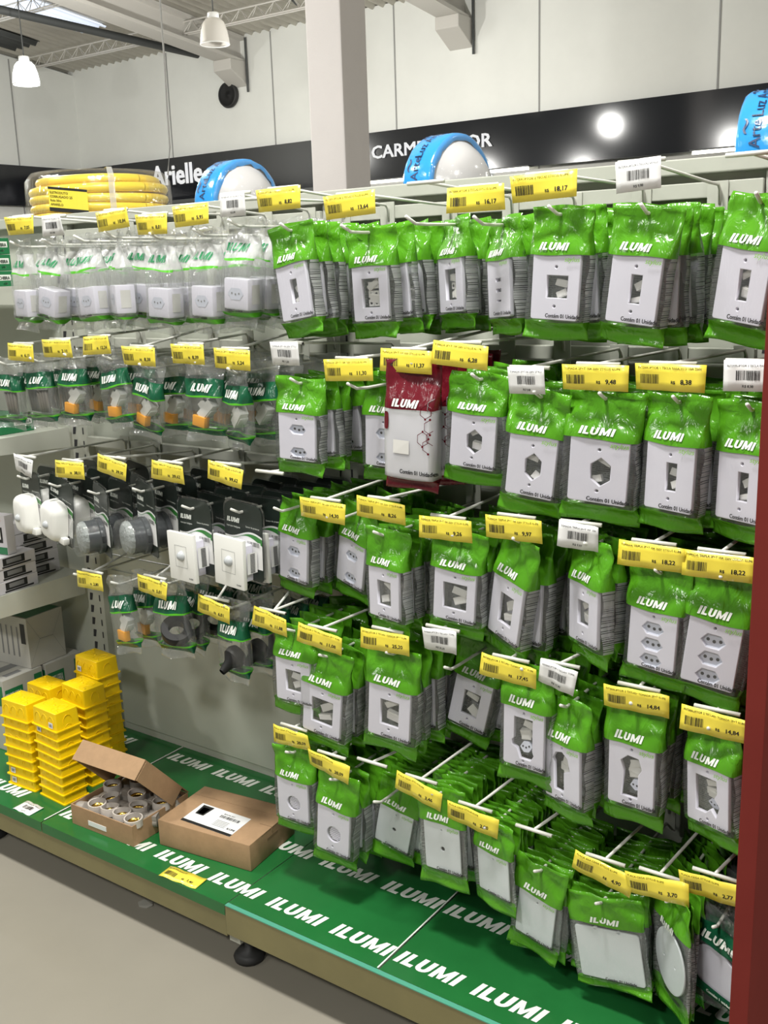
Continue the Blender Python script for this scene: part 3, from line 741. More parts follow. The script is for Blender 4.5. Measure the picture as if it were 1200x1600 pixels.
# ------------------------------------------------------------------ the hanging packs
GREEN = [M['green_film'], M['clear_film'], M['back_film']]
_V = {}
def variant(kind, seed):
    """shared meshes of one pack kind with one set of creases"""
    key = (kind, seed)
    if key in _V: return _V[key]
    T = bag_T(kind); hd = -0.060; d = {}
    if kind == 'big':
        W_, zb = 0.138, -0.200; bands = [(0.014, -0.052, 8, 0, 0), (-0.052, -0.182, 12, 1, 2), (-0.182, zb, 4, 0, 0)]; fl, en = -0.050, -0.180
    elif kind == 'round':
        W_, zb = 0.128, -0.192; bands = [(0.014, -0.045, 8, 0, 0), (-0.045, -0.166, 12, 1, 2), (-0.166, zb, 4, 0, 0)]; fl, en = -0.052, -0.164
    elif kind == 'red':
        W_, zb = 0.100, -0.176; bands = [(0.014, hd + 0.004, 8, 0, 0), (hd + 0.004, -0.158, 12, 1, 1), (-0.158, zb, 4, 0, 0)]; fl, en = -0.056, -0.158
        T = 0.040
    elif kind == 'disc':
        W_, zb = 0.130, -0.190; bands = [(0.030, -0.006, 5, 1, 1), (-0.006, -0.052, 6, 0, 0), (-0.052, -0.145, 10, 1, 1), (-0.145, -0.170, 3, 0, 0), (-0.170, zb, 3, 1, 1)]; fl, en = -0.05, -0.165
        T = 0.016
    else:
        W_, zb = 0.104, -0.190; bands = [(0.013, hd, 9, 0, 0), (hd, -0.162, 12, 1, 2), (-0.162, zb, 5, 0, 0)]; fl, en = -0.060, -0.160
    mats = GREEN
    if kind == 'red': mats = [M['red_film'], M['white_film'], M['back_film']]
    if kind == 'disc': mats = [M['darkgreen_film'], M['clear_film'], M['back_film']]
    d['bag'], fr = bag(W_, bands, T, fl, en, seed * 31 + hash_(kind), mats, 1.0 if kind != 'red' else 0.7)
    d['T'] = T; d['front'] = fr
    if kind == 'red':
        pm = MB().box(-0.040, 0.040, 0.0, 0.030, PC - 0.050, PC + 0.050).mesh(M['white_plastic'], False, 'plate', bevel=0.003); autosmooth(pm)
        d['plate'] = pm
    else:
        d['plate'] = fill_mesh(plate_loops(kind), 0.0035 if kind in THIN or kind == 'disc' else 0.0075, 0.0012, M['blank_plastic'] if kind in THIN else M['white_plastic'])
    sf = lambda x, z: fr(x, z) - 0.0012
    lt = MB()
    if kind == 'big': put_ilumi(lt, 0.0, -0.046, 0.0125, width=0.050, align='c', surf=sf)
    elif kind == 'disc': put_ilumi(lt, 0.006, -0.040, 0.017, width=0.070, align='c', surf=sf)
    else: put_ilumi(lt, -0.006, -0.053, 0.0115, width=0.046, align='c', surf=sf)
    d['brand'] = lt.mesh(M['white_ink'], False, 'brand_lettering')
    if kind not in ('big', 'round', 'red', 'disc'):
        lt = MB(); put_text(lt, 'stylus', 0.014, -0.0695, 0.0105, bold=0.0, slant=0.25, width=0.025, surf=sf); d['line'] = lt.mesh(M['lime_ink'], False, 'line_lettering')
    lt = MB()
    qz = {'big': -0.176, 'round': -0.160, 'disc': -0.160, 'red': -0.150}.get(kind, -0.155)
    put_text(lt, 'Contém 01 Unidade' if kind != 'disc' else 'Contém 1 unidade', -0.012 if kind != 'disc' else -0.015, qz, 0.0088, bold=0.030, width=0.056 if kind != 'red' else 0.062, surf=sf)
    d['qty'] = lt.mesh(M['black_ink'] if kind != 'disc' else M['white_ink'], False, 'quantity_lettering')
    if kind in ('sock2', 'sock3'): d['socket'] = socket_mesh(kind)
    elif kind == 'vent':
        mb = MB(); q = circ(0.002, PC - 0.008, 0.0165, 28)
        mb.add([(a, 0.005, b) for a, b in q], (tuple(range(28)),), 0)
        for i in range(7):
            z = PC - 0.020 + i * 0.004; hw = sqrt(max(1e-6, 0.0155 ** 2 - (z - PC + 0.008) ** 2)); mb.box(0.002 - hw + 0.004, 0.002 + hw, 0.0025, 0.0055, z, z + 0.0022, 1)
        d['socket'] = mb.mesh([M['module_grey'], M['white_plastic']], False, 'vent_grille')
    elif kind not in THIN and kind not in ('red', 'disc'): d['loose'] = loose_mesh(kind, seed)
    if kind == 'red':
        mb = MB()   # the window in the carton and the printed hexagons
        q = rect(-0.010, PC - 0.003, 0.030, 0.020); mb.add([(a, sf(a, b), b) for a, b in q], ((0, 1, 2, 3),), 0)
        q = rrect(-0.040, PC + 0.034, 0.010, 0.026, 0.004); mb.add([(a, sf(a, b), b) for a, b in q], (tuple(range(len(q))),), 1)
        for cx, cz in ((0.030, PC + 0.012), (0.042, PC + 0.030), (0.040, PC + 0.002), (0.046, PC + 0.014), (0.034, PC + 0.052), (0.046, PC + 0.060)):
            R_ = 0.011
            for k in range(6):
                a0, a1 = pi / 6 + k * pi / 3, pi / 6 + (k + 1) * pi / 3
                p = [(cx + r_ * cos(a), cz + r_ * sin(a)) for r_, a in ((R_, a0), (R_, a1), (R_ * 0.91, a1), (R_ * 0.91, a0))]
                if max(v[0] for v in p) < 0.0475: mb.add([(a, sf(a, b), b) for a, b in p], ((0, 1, 2, 3),), 1 if cz < -0.055 else 2)
            for k in (1, 4):
                a0 = pi / 6 + k * pi / 3; p = circ(cx + R_ * cos(a0), cz + R_ * sin(a0), 0.0018, 8)
                if max(v[0] for v in p) < 0.0475: mb.add([(a, sf(a, b) - 0.0001, b) for a, b in p], (tuple(range(8)),), 1 if cz < -0.055 else 2)
        d['print'] = mb.mesh([M['module_light'], M['red_film'], M['grey_ink']], False, 'printed_pattern')
    _V[key] = d
    return d
def hash_(s): return sum(ord(c) * (i + 3) for i, c in enumerate(s)) % 997

PNAME = {'sock2': 'socket_pack', 'sock3': 'socket_pack', 'vent': 'vent_plate_pack', 'hole': 'blank_plate_pack', 'blank': 'blank_plate_pack', 'big': 'blank_plate_pack',
         'round': 'blank_plate_pack', 'disc': 'blank_plate_pack', 'red': 'switch_box_pack'}
def pack(kind, seed, loc, rot, scale, label, group, front):
    d = variant(kind, seed)
    o = empty(PNAME.get(kind, 'switch_pack'), loc, rot, scale); tag(o, label, 'pack', group)
    yp = -d['T'] / 2 + 0.0024
    obj('bag', d['bag'], o)
    obj('plate' if kind != 'red' else 'inner_box', d['plate'], o, (0, yp, 0))
    if front >= 1: obj('brand_lettering', d['brand'], o)
    if front >= 1 and 'qty' in d: obj('quantity_lettering', d['qty'], o)
    if front >= 2 and 'line' in d: obj('line_lettering', d['line'], o)
    if front >= 1 and 'socket' in d: obj('socket' if kind != 'vent' else 'vent_grille', d['socket'], o, (0, yp, 0))
    if front >= 1 and 'loose' in d: obj('loose_module', d['loose'], o, (0, yp, 0))
    if front >= 1 and 'print' in d: obj('printed_pattern', d['print'], o)
    return o

ROWN = {'A': 'top', 'B': 'second', 'C': 'third', 'D': 'fourth', 'E': 'bottom'}
DESC = {'slot': 'narrow upright slot', 'rect3': 'wide opening over pale connectors', 'rect3c': 'opening over six terminals', 'holes2': 'small slits', 'square': 'square opening',
        'sock2': 'two hexagonal sockets', 'sock3': 'three hexagonal sockets', 'hex': 'hexagonal cut-out', 'rect2': 'tall rectangular opening', 'rect2w': 'wide rectangular opening',
        'square2': 'squarish opening', 'vent': 'round grille', 'hole': 'single centre hole', 'blank': 'plain blank plate', 'big': 'large square blank plate', 'round': 'round blank plate',
        'disc': 'white disc', 'red': 'white box', 'mix': 'irregular cut-out'}
PACKS = [
('A1', 'slot', 1.035, -0.33, 1.321, -8, 8.3, 1, 0.97),
('A2', 'rect3', 1.18, -0.287, 1.312, -3, 2.2, 1, 0.94),
('A3', 'rect3', 1.181, -0.175, 1.317, -17, 5.8, 1, 0.95),
('A4', 'rect3c', 1.311, -0.227, 1.319, -28, 3.4, 1, 0.91),
('A5', 'holes2', 1.436, -0.282, 1.312, -35, 4.1, 1, 0.9),
('A6', 'square', 1.562, -0.33, 1.32, -1, -3.5, 1, 0.96),
('A7', 'slot', 1.691, -0.33, 1.314, -5, -6.9, 1, 0.96),
('A8', 'slot', 1.846, -0.33, 1.319, -19, -8.0, 1, 0.98),
('B1', 'sock2', 1.039, -0.33, 1.052, 1, -1.7, 1.08, 0.88),
('B2', 'sock2', 1.18, -0.254, 1.048, 1, -2.2, 1, 0.94),
('B3', 'red', 1.303, -0.35, 1.087, 2, -2.7, 1.04, 1.15),
('B4', 'hex', 1.417, -0.33, 1.072, 2, -4.5, 1.05, 0.9),
('B5', 'hex', 1.527, -0.33, 1.049, 2, -6.2, 1.05, 0.99),
('B6', 'hex', 1.634, -0.33, 1.051, 3, -3.3, 1.2, 0.99),
('B7', 'slot', 1.745, -0.33, 1.051, -11, -2.1, 1, 0.99),
('B8', 'slot', 1.848, -0.33, 1.045, -19, -1.5, 1, 0.98),
('C1', 'sock2', 0.982, -0.285, 0.807, -8, -4.7, 1, 0.94),
('C2', 'sock2', 1.109, -0.256, 0.804, -14, -10.1, 1, 0.94),
('C3', 'rect2', 1.225, -0.33, 0.789, -12, -0.4, 1, 0.95),
('C4', 'rect2w', 1.376, -0.33, 0.803, 2, -3.7, 1.03, 0.91),
('C5', 'rect2', 1.49, -0.33, 0.812, -23, -11.1, 1, 1.11),
('C6', 'square2', 1.614, -0.33, 0.82, -32, -0.3, 1, 0.99),
('C7', 'sock3', 1.727, -0.33, 0.794, -7, -3.0, 1, 0.95),
('C8', 'sock3', 1.823, -0.33, 0.798, 2, -6.6, 1, 1.03),
('D1', 'rect2', 0.996, -0.33, 0.568, 1, -1.2, 1.09, 0.91),
('D2', 'rect2w', 1.075, -0.33, 0.531, 1, -5.9, 1.15, 1.02),
('D3', 'rect2', 1.232, -0.33, 0.567, 2, -4.0, 1.16, 1.03),
('D4', 'rect2', 1.356, -0.217, 0.564, 2, -13.1, 1, 1.02),
('D5', 'mix', 1.505, -0.33, 0.592, -3, -1.1, 1, 1.08),
('D6', 'mix', 1.576, -0.33, 0.544, -19, 1.2, 1, 1.04),
('D7', 'mix', 1.694, -0.33, 0.575, -4, -0.2, 1, 1.07),
('D8', 'mix', 1.815, -0.33, 0.563, -22, 3.0, 1, 0.96),
('E1', 'vent', 0.976, -0.33, 0.305, 1, -0.2, 1, 0.92),
('E2', 'vent', 1.087, -0.33, 0.276, 1, -4.8, 1.01, 1.0),
('E3', 'hole', 1.192, -0.264, 0.259, 2, -12.0, 1.02, 0.88),
('E4', 'hole', 1.324, -0.33, 0.314, -1, 2.4, 1, 0.98),
('E5', 'blank', 1.432, -0.33, 0.28, -17, 3.7, 1, 0.82),
('E6', 'blank', 1.53, -0.33, 0.228, -8, -6.4, 1, 0.9),
('E7', 'big', 1.643, -0.33, 0.207, 0, 9.7, 1, 0.8),
('E8', 'round', 1.761, -0.33, 0.254, -45, 3.2, 1, 1.0),
('E9', 'disc', 1.836, -0.33, 0.237, -29, 2.5, 1, 0.76),
]
N_BEHIND = {'A': 5, 'B': 5, 'C': 6, 'D': 6, 'E': 7}
SPACE = {'A': 0.040, 'B': 0.042, 'C': 0.038, 'D': 0.038}
rp = random.Random(11)
hk_n = {}
HOOKS = {}
for (nm, kind, x, y, z, yaw, roll, sx, sz) in PACKS:
    row = nm[0]
    if nm != 'A3': hk_n[row] = hk_n.get(row, 0) + 1
    hi = hk_n[row]; ho = ORD[hi - 1]
    hd = f'{ho} green hook, {ROWN[row]} row'
    if kind == 'mix': kind = 'mix%d' % (int(nm[1]) - 5)
    dk = 'mix' if kind.startswith('mix') else kind
    col = 'red' if kind == 'red' else 'dark green banded' if kind == 'disc' else 'green'
    grp = f'packs on the {hd}'
    seed = 1 + (hi * 7 + ord(row)) % 5
    k0 = 2 if nm == 'A3' else 0
    lab = f'{col} pack with {DESC[dk]}, frontmost, {hd}' if k0 == 0 else f'green pack with {DESC[dk]}, hanging farther back, {hd}'
    if nm != 'A3': HOOKS[nm] = (x, z, hd)
    pack(kind, seed, (x, y, z), (0, radians(-roll), radians(yaw)), (sx, 1, sz), lab, grp, 2)
    n = N_BEHIND[row]; sp = SPACE.get(row, 0.04)
    if row == 'E':
        if kind in ('hole', 'blank'): n, sp = 13, 0.0155
        elif kind in ('big', 'round'): n, sp = 12, 0.018
        elif kind == 'disc': n, sp = 9, 0.022
        else: n, sp = 6, 0.040
    if nm == 'A2': n = 1; sp = 0.045
    if nm == 'A3': n = 2
    lr = roll; ly = yaw; zc = HOOKS.get(nm, HOOKS.get('A2'))[1]
    for k in range(1, n + 1):
        yk = y + k * sp + rp.uniform(-0.004, 0.004)
        if yk > (-0.065 if kind == 'round' else -0.045): break
        lr = roll * 0.4 + rp.uniform(-5, 5); ly = yaw * 0.6 + rp.uniform(-9, 7)
        if row == 'E' and sp < 0.03: ly = yaw * (0.7 if kind != 'round' else 0.95) + rp.uniform(-4, 4); lr = roll * 0.5 + rp.uniform(-4, 4)
        kk = kind
        pack(kk, 1 + (seed + k) % 5, (x + rp.uniform(-0.003, 0.003), yk, z + rp.uniform(-0.003, 0.002)), (radians(rp.uniform(-3, 3)), radians(-lr), radians(ly)), (1 + (sx - 1) * 0.5, 1, sz * rp.uniform(0.98, 1.03)),
             f'{col} pack {ORD[k + k0]} from the front, {hd}', grp, 1 if k <= 4 else 0)

# hooks of the green bay; upper wires end at the price tags
ARM = {'A1': (1.035, 1.374), 'A2': (1.186, 1.355), 'A4': (1.33, 1.362), 'A5': (1.426, 1.35), 'A6': (1.541, 1.36), 'A7': (1.685, 1.365), 'A8': (1.835, 1.362),
       'B1': (1.028, 1.108), 'B2': (1.17, 1.083), 'B3': (1.29, 1.101), 'B4': (1.394, 1.113), 'B5': (1.513, 1.077), 'B6': (1.626, 1.085), 'B7': (1.739, 1.089), 'B8': (1.847, 1.095),
       'C1': (0.965, 0.865), 'C2': (1.098, 0.826), 'C3': (1.229, 0.841), 'C4': (1.361, 0.823), 'C5': (1.49, 0.839), 'C6': (1.602, 0.841), 'C7': (1.719, 0.825), 'C8': (1.819, 0.824),
       'D1': (0.952, 0.587), 'D2': (1.076, 0.574), 'D3': (1.228, 0.598), 'D4': (1.346, 0.623), 'D5': (1.479, 0.594), 'D6': (1.569, 0.603), 'D7': (1.702, 0.592), 'D8': (1.823, 0.582),
       'E1': (0.991, 0.35), 'E2': (1.084, 0.315), 'E3': (1.182, 0.325), 'E4': (1.293, 0.322), 'E5': (1.407, 0.30), 'E6': (1.522, 0.29), 'E7': (1.653, 0.278), 'E8': (1.745, 0.283), 'E9': (1.831, 0.312)}
for nm, (x, z, hd) in HOOKS.items():
    ax, az = ARM[nm]
    hook(x, z, f'white wire display hook, {hd}', f'hooks of the {ROWN[nm[0]]} green row', arm=(ax, az + 0.016), bend=-0.012 if nm in ('A2', 'A4', 'A5', 'A6', 'C3', 'B2') else 0.0)
# ------------------------------------------------------------------ price tags
TD = {'A': [(0.299, 1.366, '7,05', 0, 0), (0.407, 1.36, '6,98', 1, 0), (0.597, 1.362, '10,84', 0, 4), (0.708, 1.348, '8,01', 0, -1), (0.816, 1.359, '5,95', 0, 2), (0.923, 1.372, '6,90', 1, 0),
            (1.032, 1.374, '8,82', 0, 1), (1.186, 1.355, '13,64', 0, 3), (1.426, 1.35, '16,17', 0, 0), (1.541, 1.36, '18,17', 0, 2), (1.685, 1.365, '9,98', 1, 3)],
      'B': [(0.252, 1.095, '6,15', 0, -2), (0.382, 1.106, '2,10', 0, 0), (0.512, 1.115, '12,24', 0, 3), (0.64, 1.095, '8,38', 0, -2), (0.78, 1.102, '8,39', 0, 0), (0.897, 1.095, '5,24', 0, -2), (1.028, 1.108, '11,20', 1, 0),
            (1.17, 1.083, '11,30', 0, 2), (1.29, 1.101, '11,37', 0, -2), (1.394, 1.113, '6,28', 0, -5), (1.513, 1.077, '9,48', 1, 2), (1.626, 1.085, '9,48', 0, 0), (1.739, 1.089, '8,38', 0, 0), (1.847, 1.095, '8,38', 1, 1)],
      'C': [(0.215, 0.836, '38,01', 1, -12), (0.382, 0.84, '38,01', 0, 0), (0.525, 0.858, '39,00', 0, -10), (0.696, 0.862, '39,62', 0, -4), (0.858, 0.872, '99,62', 0, -8),
            (1.098, 0.826, '14,30', 0, -3), (1.229, 0.841, '8,26', 0, -4), (1.361, 0.823, '9,26', 0, 1), (1.49, 0.839, '9,97', 0, 1), (1.602, 0.841, '9,97', 1, -4), (1.719, 0.825, '18,22', 0, 0), (1.819, 0.824, '18,22', 0, 0)],
      'D': [(0.413, 0.588, '2,80', 0, 2), (0.62, 0.606, '5,01', 0, -5), (0.80, 0.587, '6,01', 0, -8), (0.952, 0.587, '11,88', 0, -6), (1.076, 0.574, '11,08', 0, -8), (1.228, 0.598, '25,20', 0, 0), (1.346, 0.623, '25,20', 1, 0),
            (1.479, 0.594, '17,45', 0, -5), (1.569, 0.603, '17,45', 1, -9), (1.702, 0.592, '14,84', 0, 0), (1.823, 0.582, '14,84', 0, 0)],
      'E': [(0.991, 0.35, '20,09', 0, 0), (1.084, 0.315, '20,09', 0, -6), (1.293, 0.322, '3,46', 0, -9), (1.407, 0.30, '2,00', 0, -5), (1.653, 0.278, '4,90', 0, -12), (1.745, 0.283, '3,70', 0, 6), (1.831, 0.312, '2,77', 0, 4)]}
TXT = {'A': 'INTERRUPTOR 2 TECLAS STYLUS ILUMI', 'B': 'TOMADA 2P+T 10A 250V STYLUS ILUMI', 'C': 'TOMADA TRIPLA 2P+T 10A 250V STYLUS ILUMI', 'D': 'INTERRUPTOR 2 TECLAS+ TOMADA 2P+T ILUMI', 'E': 'PLACA CEGA STYLUS ILUMI'}
for row, L in TD.items():
    for i, (x, z, pr, wh, rl) in enumerate(L):
        t_ = TXT[row]
        if (row, i) in (('B', 12), ('B', 13)): t_ = 'INTERRUPTOR 1 TECLA PARALELO 10A 250V'
        if (row, i) == ('E', 4): t_ = 'PLACA 4X4 CEGA STYLUS ILUMI'
        price_tag(x, -0.3555, z, pr, t_, f'{"white" if wh else "yellow"} price tag reading {pr}, {ORD[i]} tag from left in the {ROWN[row]} row', bool(wh), rl, rp.uniform(-4, 6), rp.uniform(-3, 3), seed=ord(row) * 20 + i, group=f'price tags along the {ROWN[row]} row',
                  w=0.094 if x < 1.0 and not wh else None)
price_tag(0.742, -0.446, 0.0032, '1,40', 'BOCAL PORCELANA E27', 'yellow price tag lying on the shelf edge before the closed cardboard box', flat=True, seed=901, yaw=4)
price_tag(0.205, -0.443, 0.0032, '4,10', 'CAIXA 4X2', 'white price tag lying on the shelf edge before the yellow boxes', white=True, flat=True, seed=902, yaw=0)

# ------------------------------------------------------------------ left bay, top row: adapters in clear bags
def rbox(w, d, h, bev, m, name='body', z0=0.0):
    me = MB().box(-w / 2, w / 2, -d / 2, d / 2, z0, z0 + h).mesh(m, False, name, bevel=bev); return autosmooth(me)
BAGM = [M['bag_film'], M['white_film'], M['green_stripe'], M['darkgreen_film'], M['clear_film']]
_B = {}
def clear_variant(style, seed):
    if (style, seed) in _B: return _B[(style, seed)]
    d = {}
    if style == 'adapter':
        T = 0.050; bands = [(0.020, -0.012, 5, 0, 0), (-0.012, -0.052, 7, 1, 1), (-0.052, -0.056, 1, 2, 0), (-0.056, -0.150, 12, 0, 0), (-0.150, -0.157, 1, 2, 2), (-0.157, -0.178, 4, 0, 0)]
        m, fr = bag(0.084, bands, T, -0.075, -0.146, 500 + seed, BAGM, 1.5)
        sf = lambda x, z: fr(x, z) - 0.0024
        lt = MB(); put_ilumi(lt, -0.004, -0.040, 0.0145, width=0.050, align='c', surf=sf); d['brand'] = lt.mesh(M['green_ink'], False, 'brand_lettering')
        lt = MB(); put_text(lt, 'Contém 1 unidade', -0.02, -0.1475, 0.007, bold=0.025, width=0.044, surf=sf); d['qty'] = lt.mesh(M['black_ink'], False, 'quantity_lettering')
    else:
        T = 0.034; bands = [(0.020, -0.022, 6, 0, 0), (-0.022, -0.054, 6, 3, 3), (-0.054, -0.057, 1, 2, 2), (-0.057, -0.118, 10, 4, 0), (-0.118, -0.121, 1, 2, 2), (-0.121, -0.131, 2, 3, 3), (-0.131, -0.146, 3, 0, 0)]
        m, fr = bag(0.098, bands, T, -0.062, -0.116, 700 + seed, BAGM, 1.3)
        sf = lambda x, z: fr(x, z) - 0.0024
        lt = MB(); put_ilumi(lt, 0.0, -0.046, 0.0150, width=0.050, align='c', surf=sf); d['brand'] = lt.mesh(M['white_ink'], False, 'brand_lettering')
    d['bag'] = m
    _B[(style, seed)] = d
    return d

ad = MB().box(-0.031, 0.031, -0.020, 0.020, -0.145, -0.088)
AD_BODY = autosmooth(ad.mesh(M['white_plastic'], False, 'adapter_body', bevel=0.004))
def adapter_face():
    mb = MB(); L = hexw(0, -0.116, 0.040, 0.021); n = 6
    mb.add([(a, -0.0206, b) for a, b in L], (tuple(range(6)),), 0)
    for dx in (-0.009, 0, 0.009): mb.add([(a, -0.0210, b) for a, b in circ(dx, -0.116 + (0.001 if dx else -0.0005), 0.0018, 10)], (tuple(range(10)),), 1)
    mb.box(-0.0214, -0.0212, 0, 0, -0.1, -0.1)
    L = circ(0, -0.116, 0.012, 16); mb.add([(-0.0316, a, b) for a, b in L], (tuple(reversed(range(16))),), 0)
    mb.add([(0.0316, a, b) for a, b in rect(0, -0.116, 0.02, 0.035)], ((0, 1, 2, 3),), 2)
    return mb.mesh([M['socket_white'], M['grey_ink'], M['module_light']], False, 'socket_face')
AD_FACE = adapter_face()
# x, z of the hole, roll, yaw, how many
LB = [(0.275, 1.322, -2, -12, 2), (0.385, 1.322, -11, -5, 4), (0.49, 1.325, 4, -8, 4), (0.585, 1.328, 0, -30, 4), (0.715, 1.320, -3, -4, 5), (0.835, 1.322, -3, -6, 4), (0.925, 1.334, -5, -2, 5)]
for i, (x, z, rl, yw, n) in enumerate(LB):
    hd = f'{ORD[i]} left hook, top row'
    for k in range(n):
        s = 1 + (i + k) % 4
        o = empty('adapter_bag', (x + rp.uniform(-0.003, 0.003), -0.335 + k * 0.062, z - 0.004), (0, radians(-(rl if k == 0 else rp.uniform(-6, 6))), radians(yw if k == 0 else rp.uniform(-16, 6))))
        tag(o, f'clear bag with white plug adapter, {ORD[k] if k else "frontmost"}{" from front" if k else ""}, {hd}', 'bag', f'adapter bags on the {hd}')
        d = clear_variant('adapter', s)
        obj('bag', d['bag'], o); obj('brand_lettering', d['brand'], o); obj('quantity_lettering', d['qty'], o)
        a = obj('plug_adapter', AD_BODY, o); obj('socket_face', AD_FACE, a)
    ax = [0.299, 0.407, 0.597, 0.708, 0.816, 0.923, 0.98][i]; az = [1.366, 1.36, 1.362, 1.348, 1.359, 1.372, 1.36][i]
    hook(x, z, f'white wire display hook, {hd}', 'hooks of the top row in the left bay', arm=(ax, az + 0.016), bend=-0.014)

# left bay, second row: connectors in bags with a dark green band
def connector(seed):
    r = random.Random(seed); w = MB(); o_ = MB()
    Mx = Matrix.Translation((-0.004, 0, -0.090)) @ Matrix.Rotation(radians(-42), 4, 'Y')
    w.box(-0.012, 0.034, -0.009, 0.009, -0.010, 0.010, 0, Mx); w.box(-0.030, 0.004, -0.008, 0.010, -0.012, 0.008, 0, Matrix.Translation((0.010, 0.002, -0.088)) @ Matrix.Rotation(radians(48), 4, 'Y'))
    Mo = Matrix.Translation((-0.012, -0.006, -0.106)) @ Matrix.Rotation(radians(8), 4, 'Y')
    o_.box(-0.017, 0.017, -0.006, 0.008, -0.011, 0.010, 0, Mo)
    return autosmooth(w.mesh(M['warm_white'], False, 'connector', bevel=0.0015)), autosmooth(o_.mesh(M['orange'], False, 'orange_block', bevel=0.0012))
CN = connector(4)
gy = MB()
for k in range(4): gy.tube([(-0.018 + 0.012 * k, 0, -0.062), (-0.014 + 0.010 * k, 0.004, -0.112)], 0.0045, 10)
GREYS = gy.mesh(M['holder_grey'], True, 'cable_lug')
MBAG = [(0.165, 1.062, 0, -4, 4, 1), (0.285, 1.072, 3, -8, 4, 1), (0.405, 1.083, 0, -3, 4, 0), (0.532, 1.083, 9, -10, 2, 0), (0.64, 1.068, -7, -12, 4, 0), (0.80, 1.076, -2, -2, 4, 0), (0.885, 1.066, -1, -22, 5, 2)]
for i, (x, z, rl, yw, n, what) in enumerate(MBAG):
    hd = f'{ORD[i]} left hook, second row'
    for k in range(n):
        o = empty('connector_bag', (x + rp.uniform(-0.003, 0.003) + 0.012 * k, -0.335 + k * 0.055, z), (0, radians(-(rl if k == 0 else rp.uniform(-5, 5))), radians(yw if k == 0 else rp.uniform(-14, 5))))
        wt = ('white-orange connector', 'grey lugs', 'white connector')[what]
        tag(o, f'green banded bag with {wt}, {ORD[k] if k else "frontmost"}{" from front" if k else ""}, {hd}', 'bag', f'connector bags on the {hd}')
        d = clear_variant('band', 1 + (i + k) % 4)
        obj('bag', d['bag'], o); obj('brand_lettering', d['brand'], o)
        if what == 1: obj('cable_lug', GREYS, o)
        else:
            c_ = obj('connector', CN[0], o)
            if what == 0: tag(obj('orange_block', CN[1], c_), 'orange block')
    tx, tz = TD['B'][i][0], TD['B'][i][1]
    hook(x, z, f'white wire display hook, {hd}', 'hooks of the second row in the left bay', arm=(tx, tz + 0.016))

# left bay, third row: sensors on blister cards
CW, CH = 0.112, 0.155
def card_blister():
    d = {}
    top = 0.018
    def outline(g): 
        w = CW / 2 + g; zt, zb = top + g, top - CH - g; r = 0.022
        return [(w - 0.006, zb), (w, zb + 0.006)] + [(w - r + r * cos(a), zt - r + r * sin(a)) for a in [pi / 2 * k / 5 for k in range(6)]] + [(-w + r + r * cos(a), zt - r + r * sin(a)) for a in [pi / 2 + pi / 2 * k / 5 for k in range(6)]] + [(-w, zb + 0.006), (-w + 0.006, zb)]
    def slab(L, y0, y1, mb, mi=0):
        n = len(L); mb.add([(a, y0, b) for a, b in L] + [(a, y1, b) for a, b in L], [tuple(range(n)), tuple(range(2 * n - 1, n - 1, -1))] + [(k, n + k, n + (k + 1) % n, (k + 1) % n) for k in range(n)], mi)
    m = MB(); slab(outline(0), -0.0006, 0.0006, m); d['card'] = m.mesh(M['card_dark'], False, 'card', fix=True)
    m = MB(); slab(outline(0.0045), 0.0009, 0.0022, m); d['shell'] = m.mesh(M['blister_edge'], False, 'clear_shell', fix=True)
    wv = lambda x: -0.046 + 0.008 * sin((x / CW) * 5.2 + 0.4)
    p = MB(); n = 16; zb = top - CH + 0.026
    for i in range(n):
        a, b = -CW / 2 + CW * i / n + 0.0004, -CW / 2 + CW * (i + 1) / n + 0.0004
        a, b = max(a, -CW / 2 + 0.001), min(b, CW / 2 - 0.001)
        p.quad((a, -0.0008, zb), (b, -0.0008, zb), (b, -0.0008, wv(b)), (a, -0.0008, wv(a)), 0)
        g = lambda x: 0.012 * smooth(-0.01, CW / 2, x)
        p.quad((a, -0.0010, wv(a) - 0.005 - g(a)), (b, -0.0010, wv(b) - 0.005 - g(b)), (b, -0.0010, wv(b) - 0.004), (a, -0.0010, wv(a) - 0.004), 1)
    put_ilumi(p, -0.048, -0.025, 0.0100, 2, -0.0011, width=0.036)
    put_text(p, 'Interruptor Inteligente', -0.049, -0.0355, 0.0056, 2, -0.0011, width=0.040); put_text(p, 'Sensor de presença', 0.008, -0.030, 0.0052, 2, -0.0011, width=0.040)
    p.box(0.010, 0.050, -0.00105, -0.0010, -0.067, -0.056, 0); barcode(p, 0.012, -0.066, 0.035, 0.009, 3, -0.00115, 5)
    d['print'] = p.mesh([M['white_card'], M['card_green'], M['white_ink'], M['black_ink']], False, 'printing')
    return d
CB = card_blister()
def lens_dome(r, y, z, m):
    return MB().lathe([(r, 0), (r * 0.92, r * 0.42), (r * 0.7, r * 0.74), (r * 0.35, r * 0.95), (0.0, r)], 20, M=Matrix.Translation((0, y, z)) @ R90).mesh(m, True, 'lens', fix=True)
LENS = mat('lens_grey', (0.42, 0.44, 0.45), 0.3)
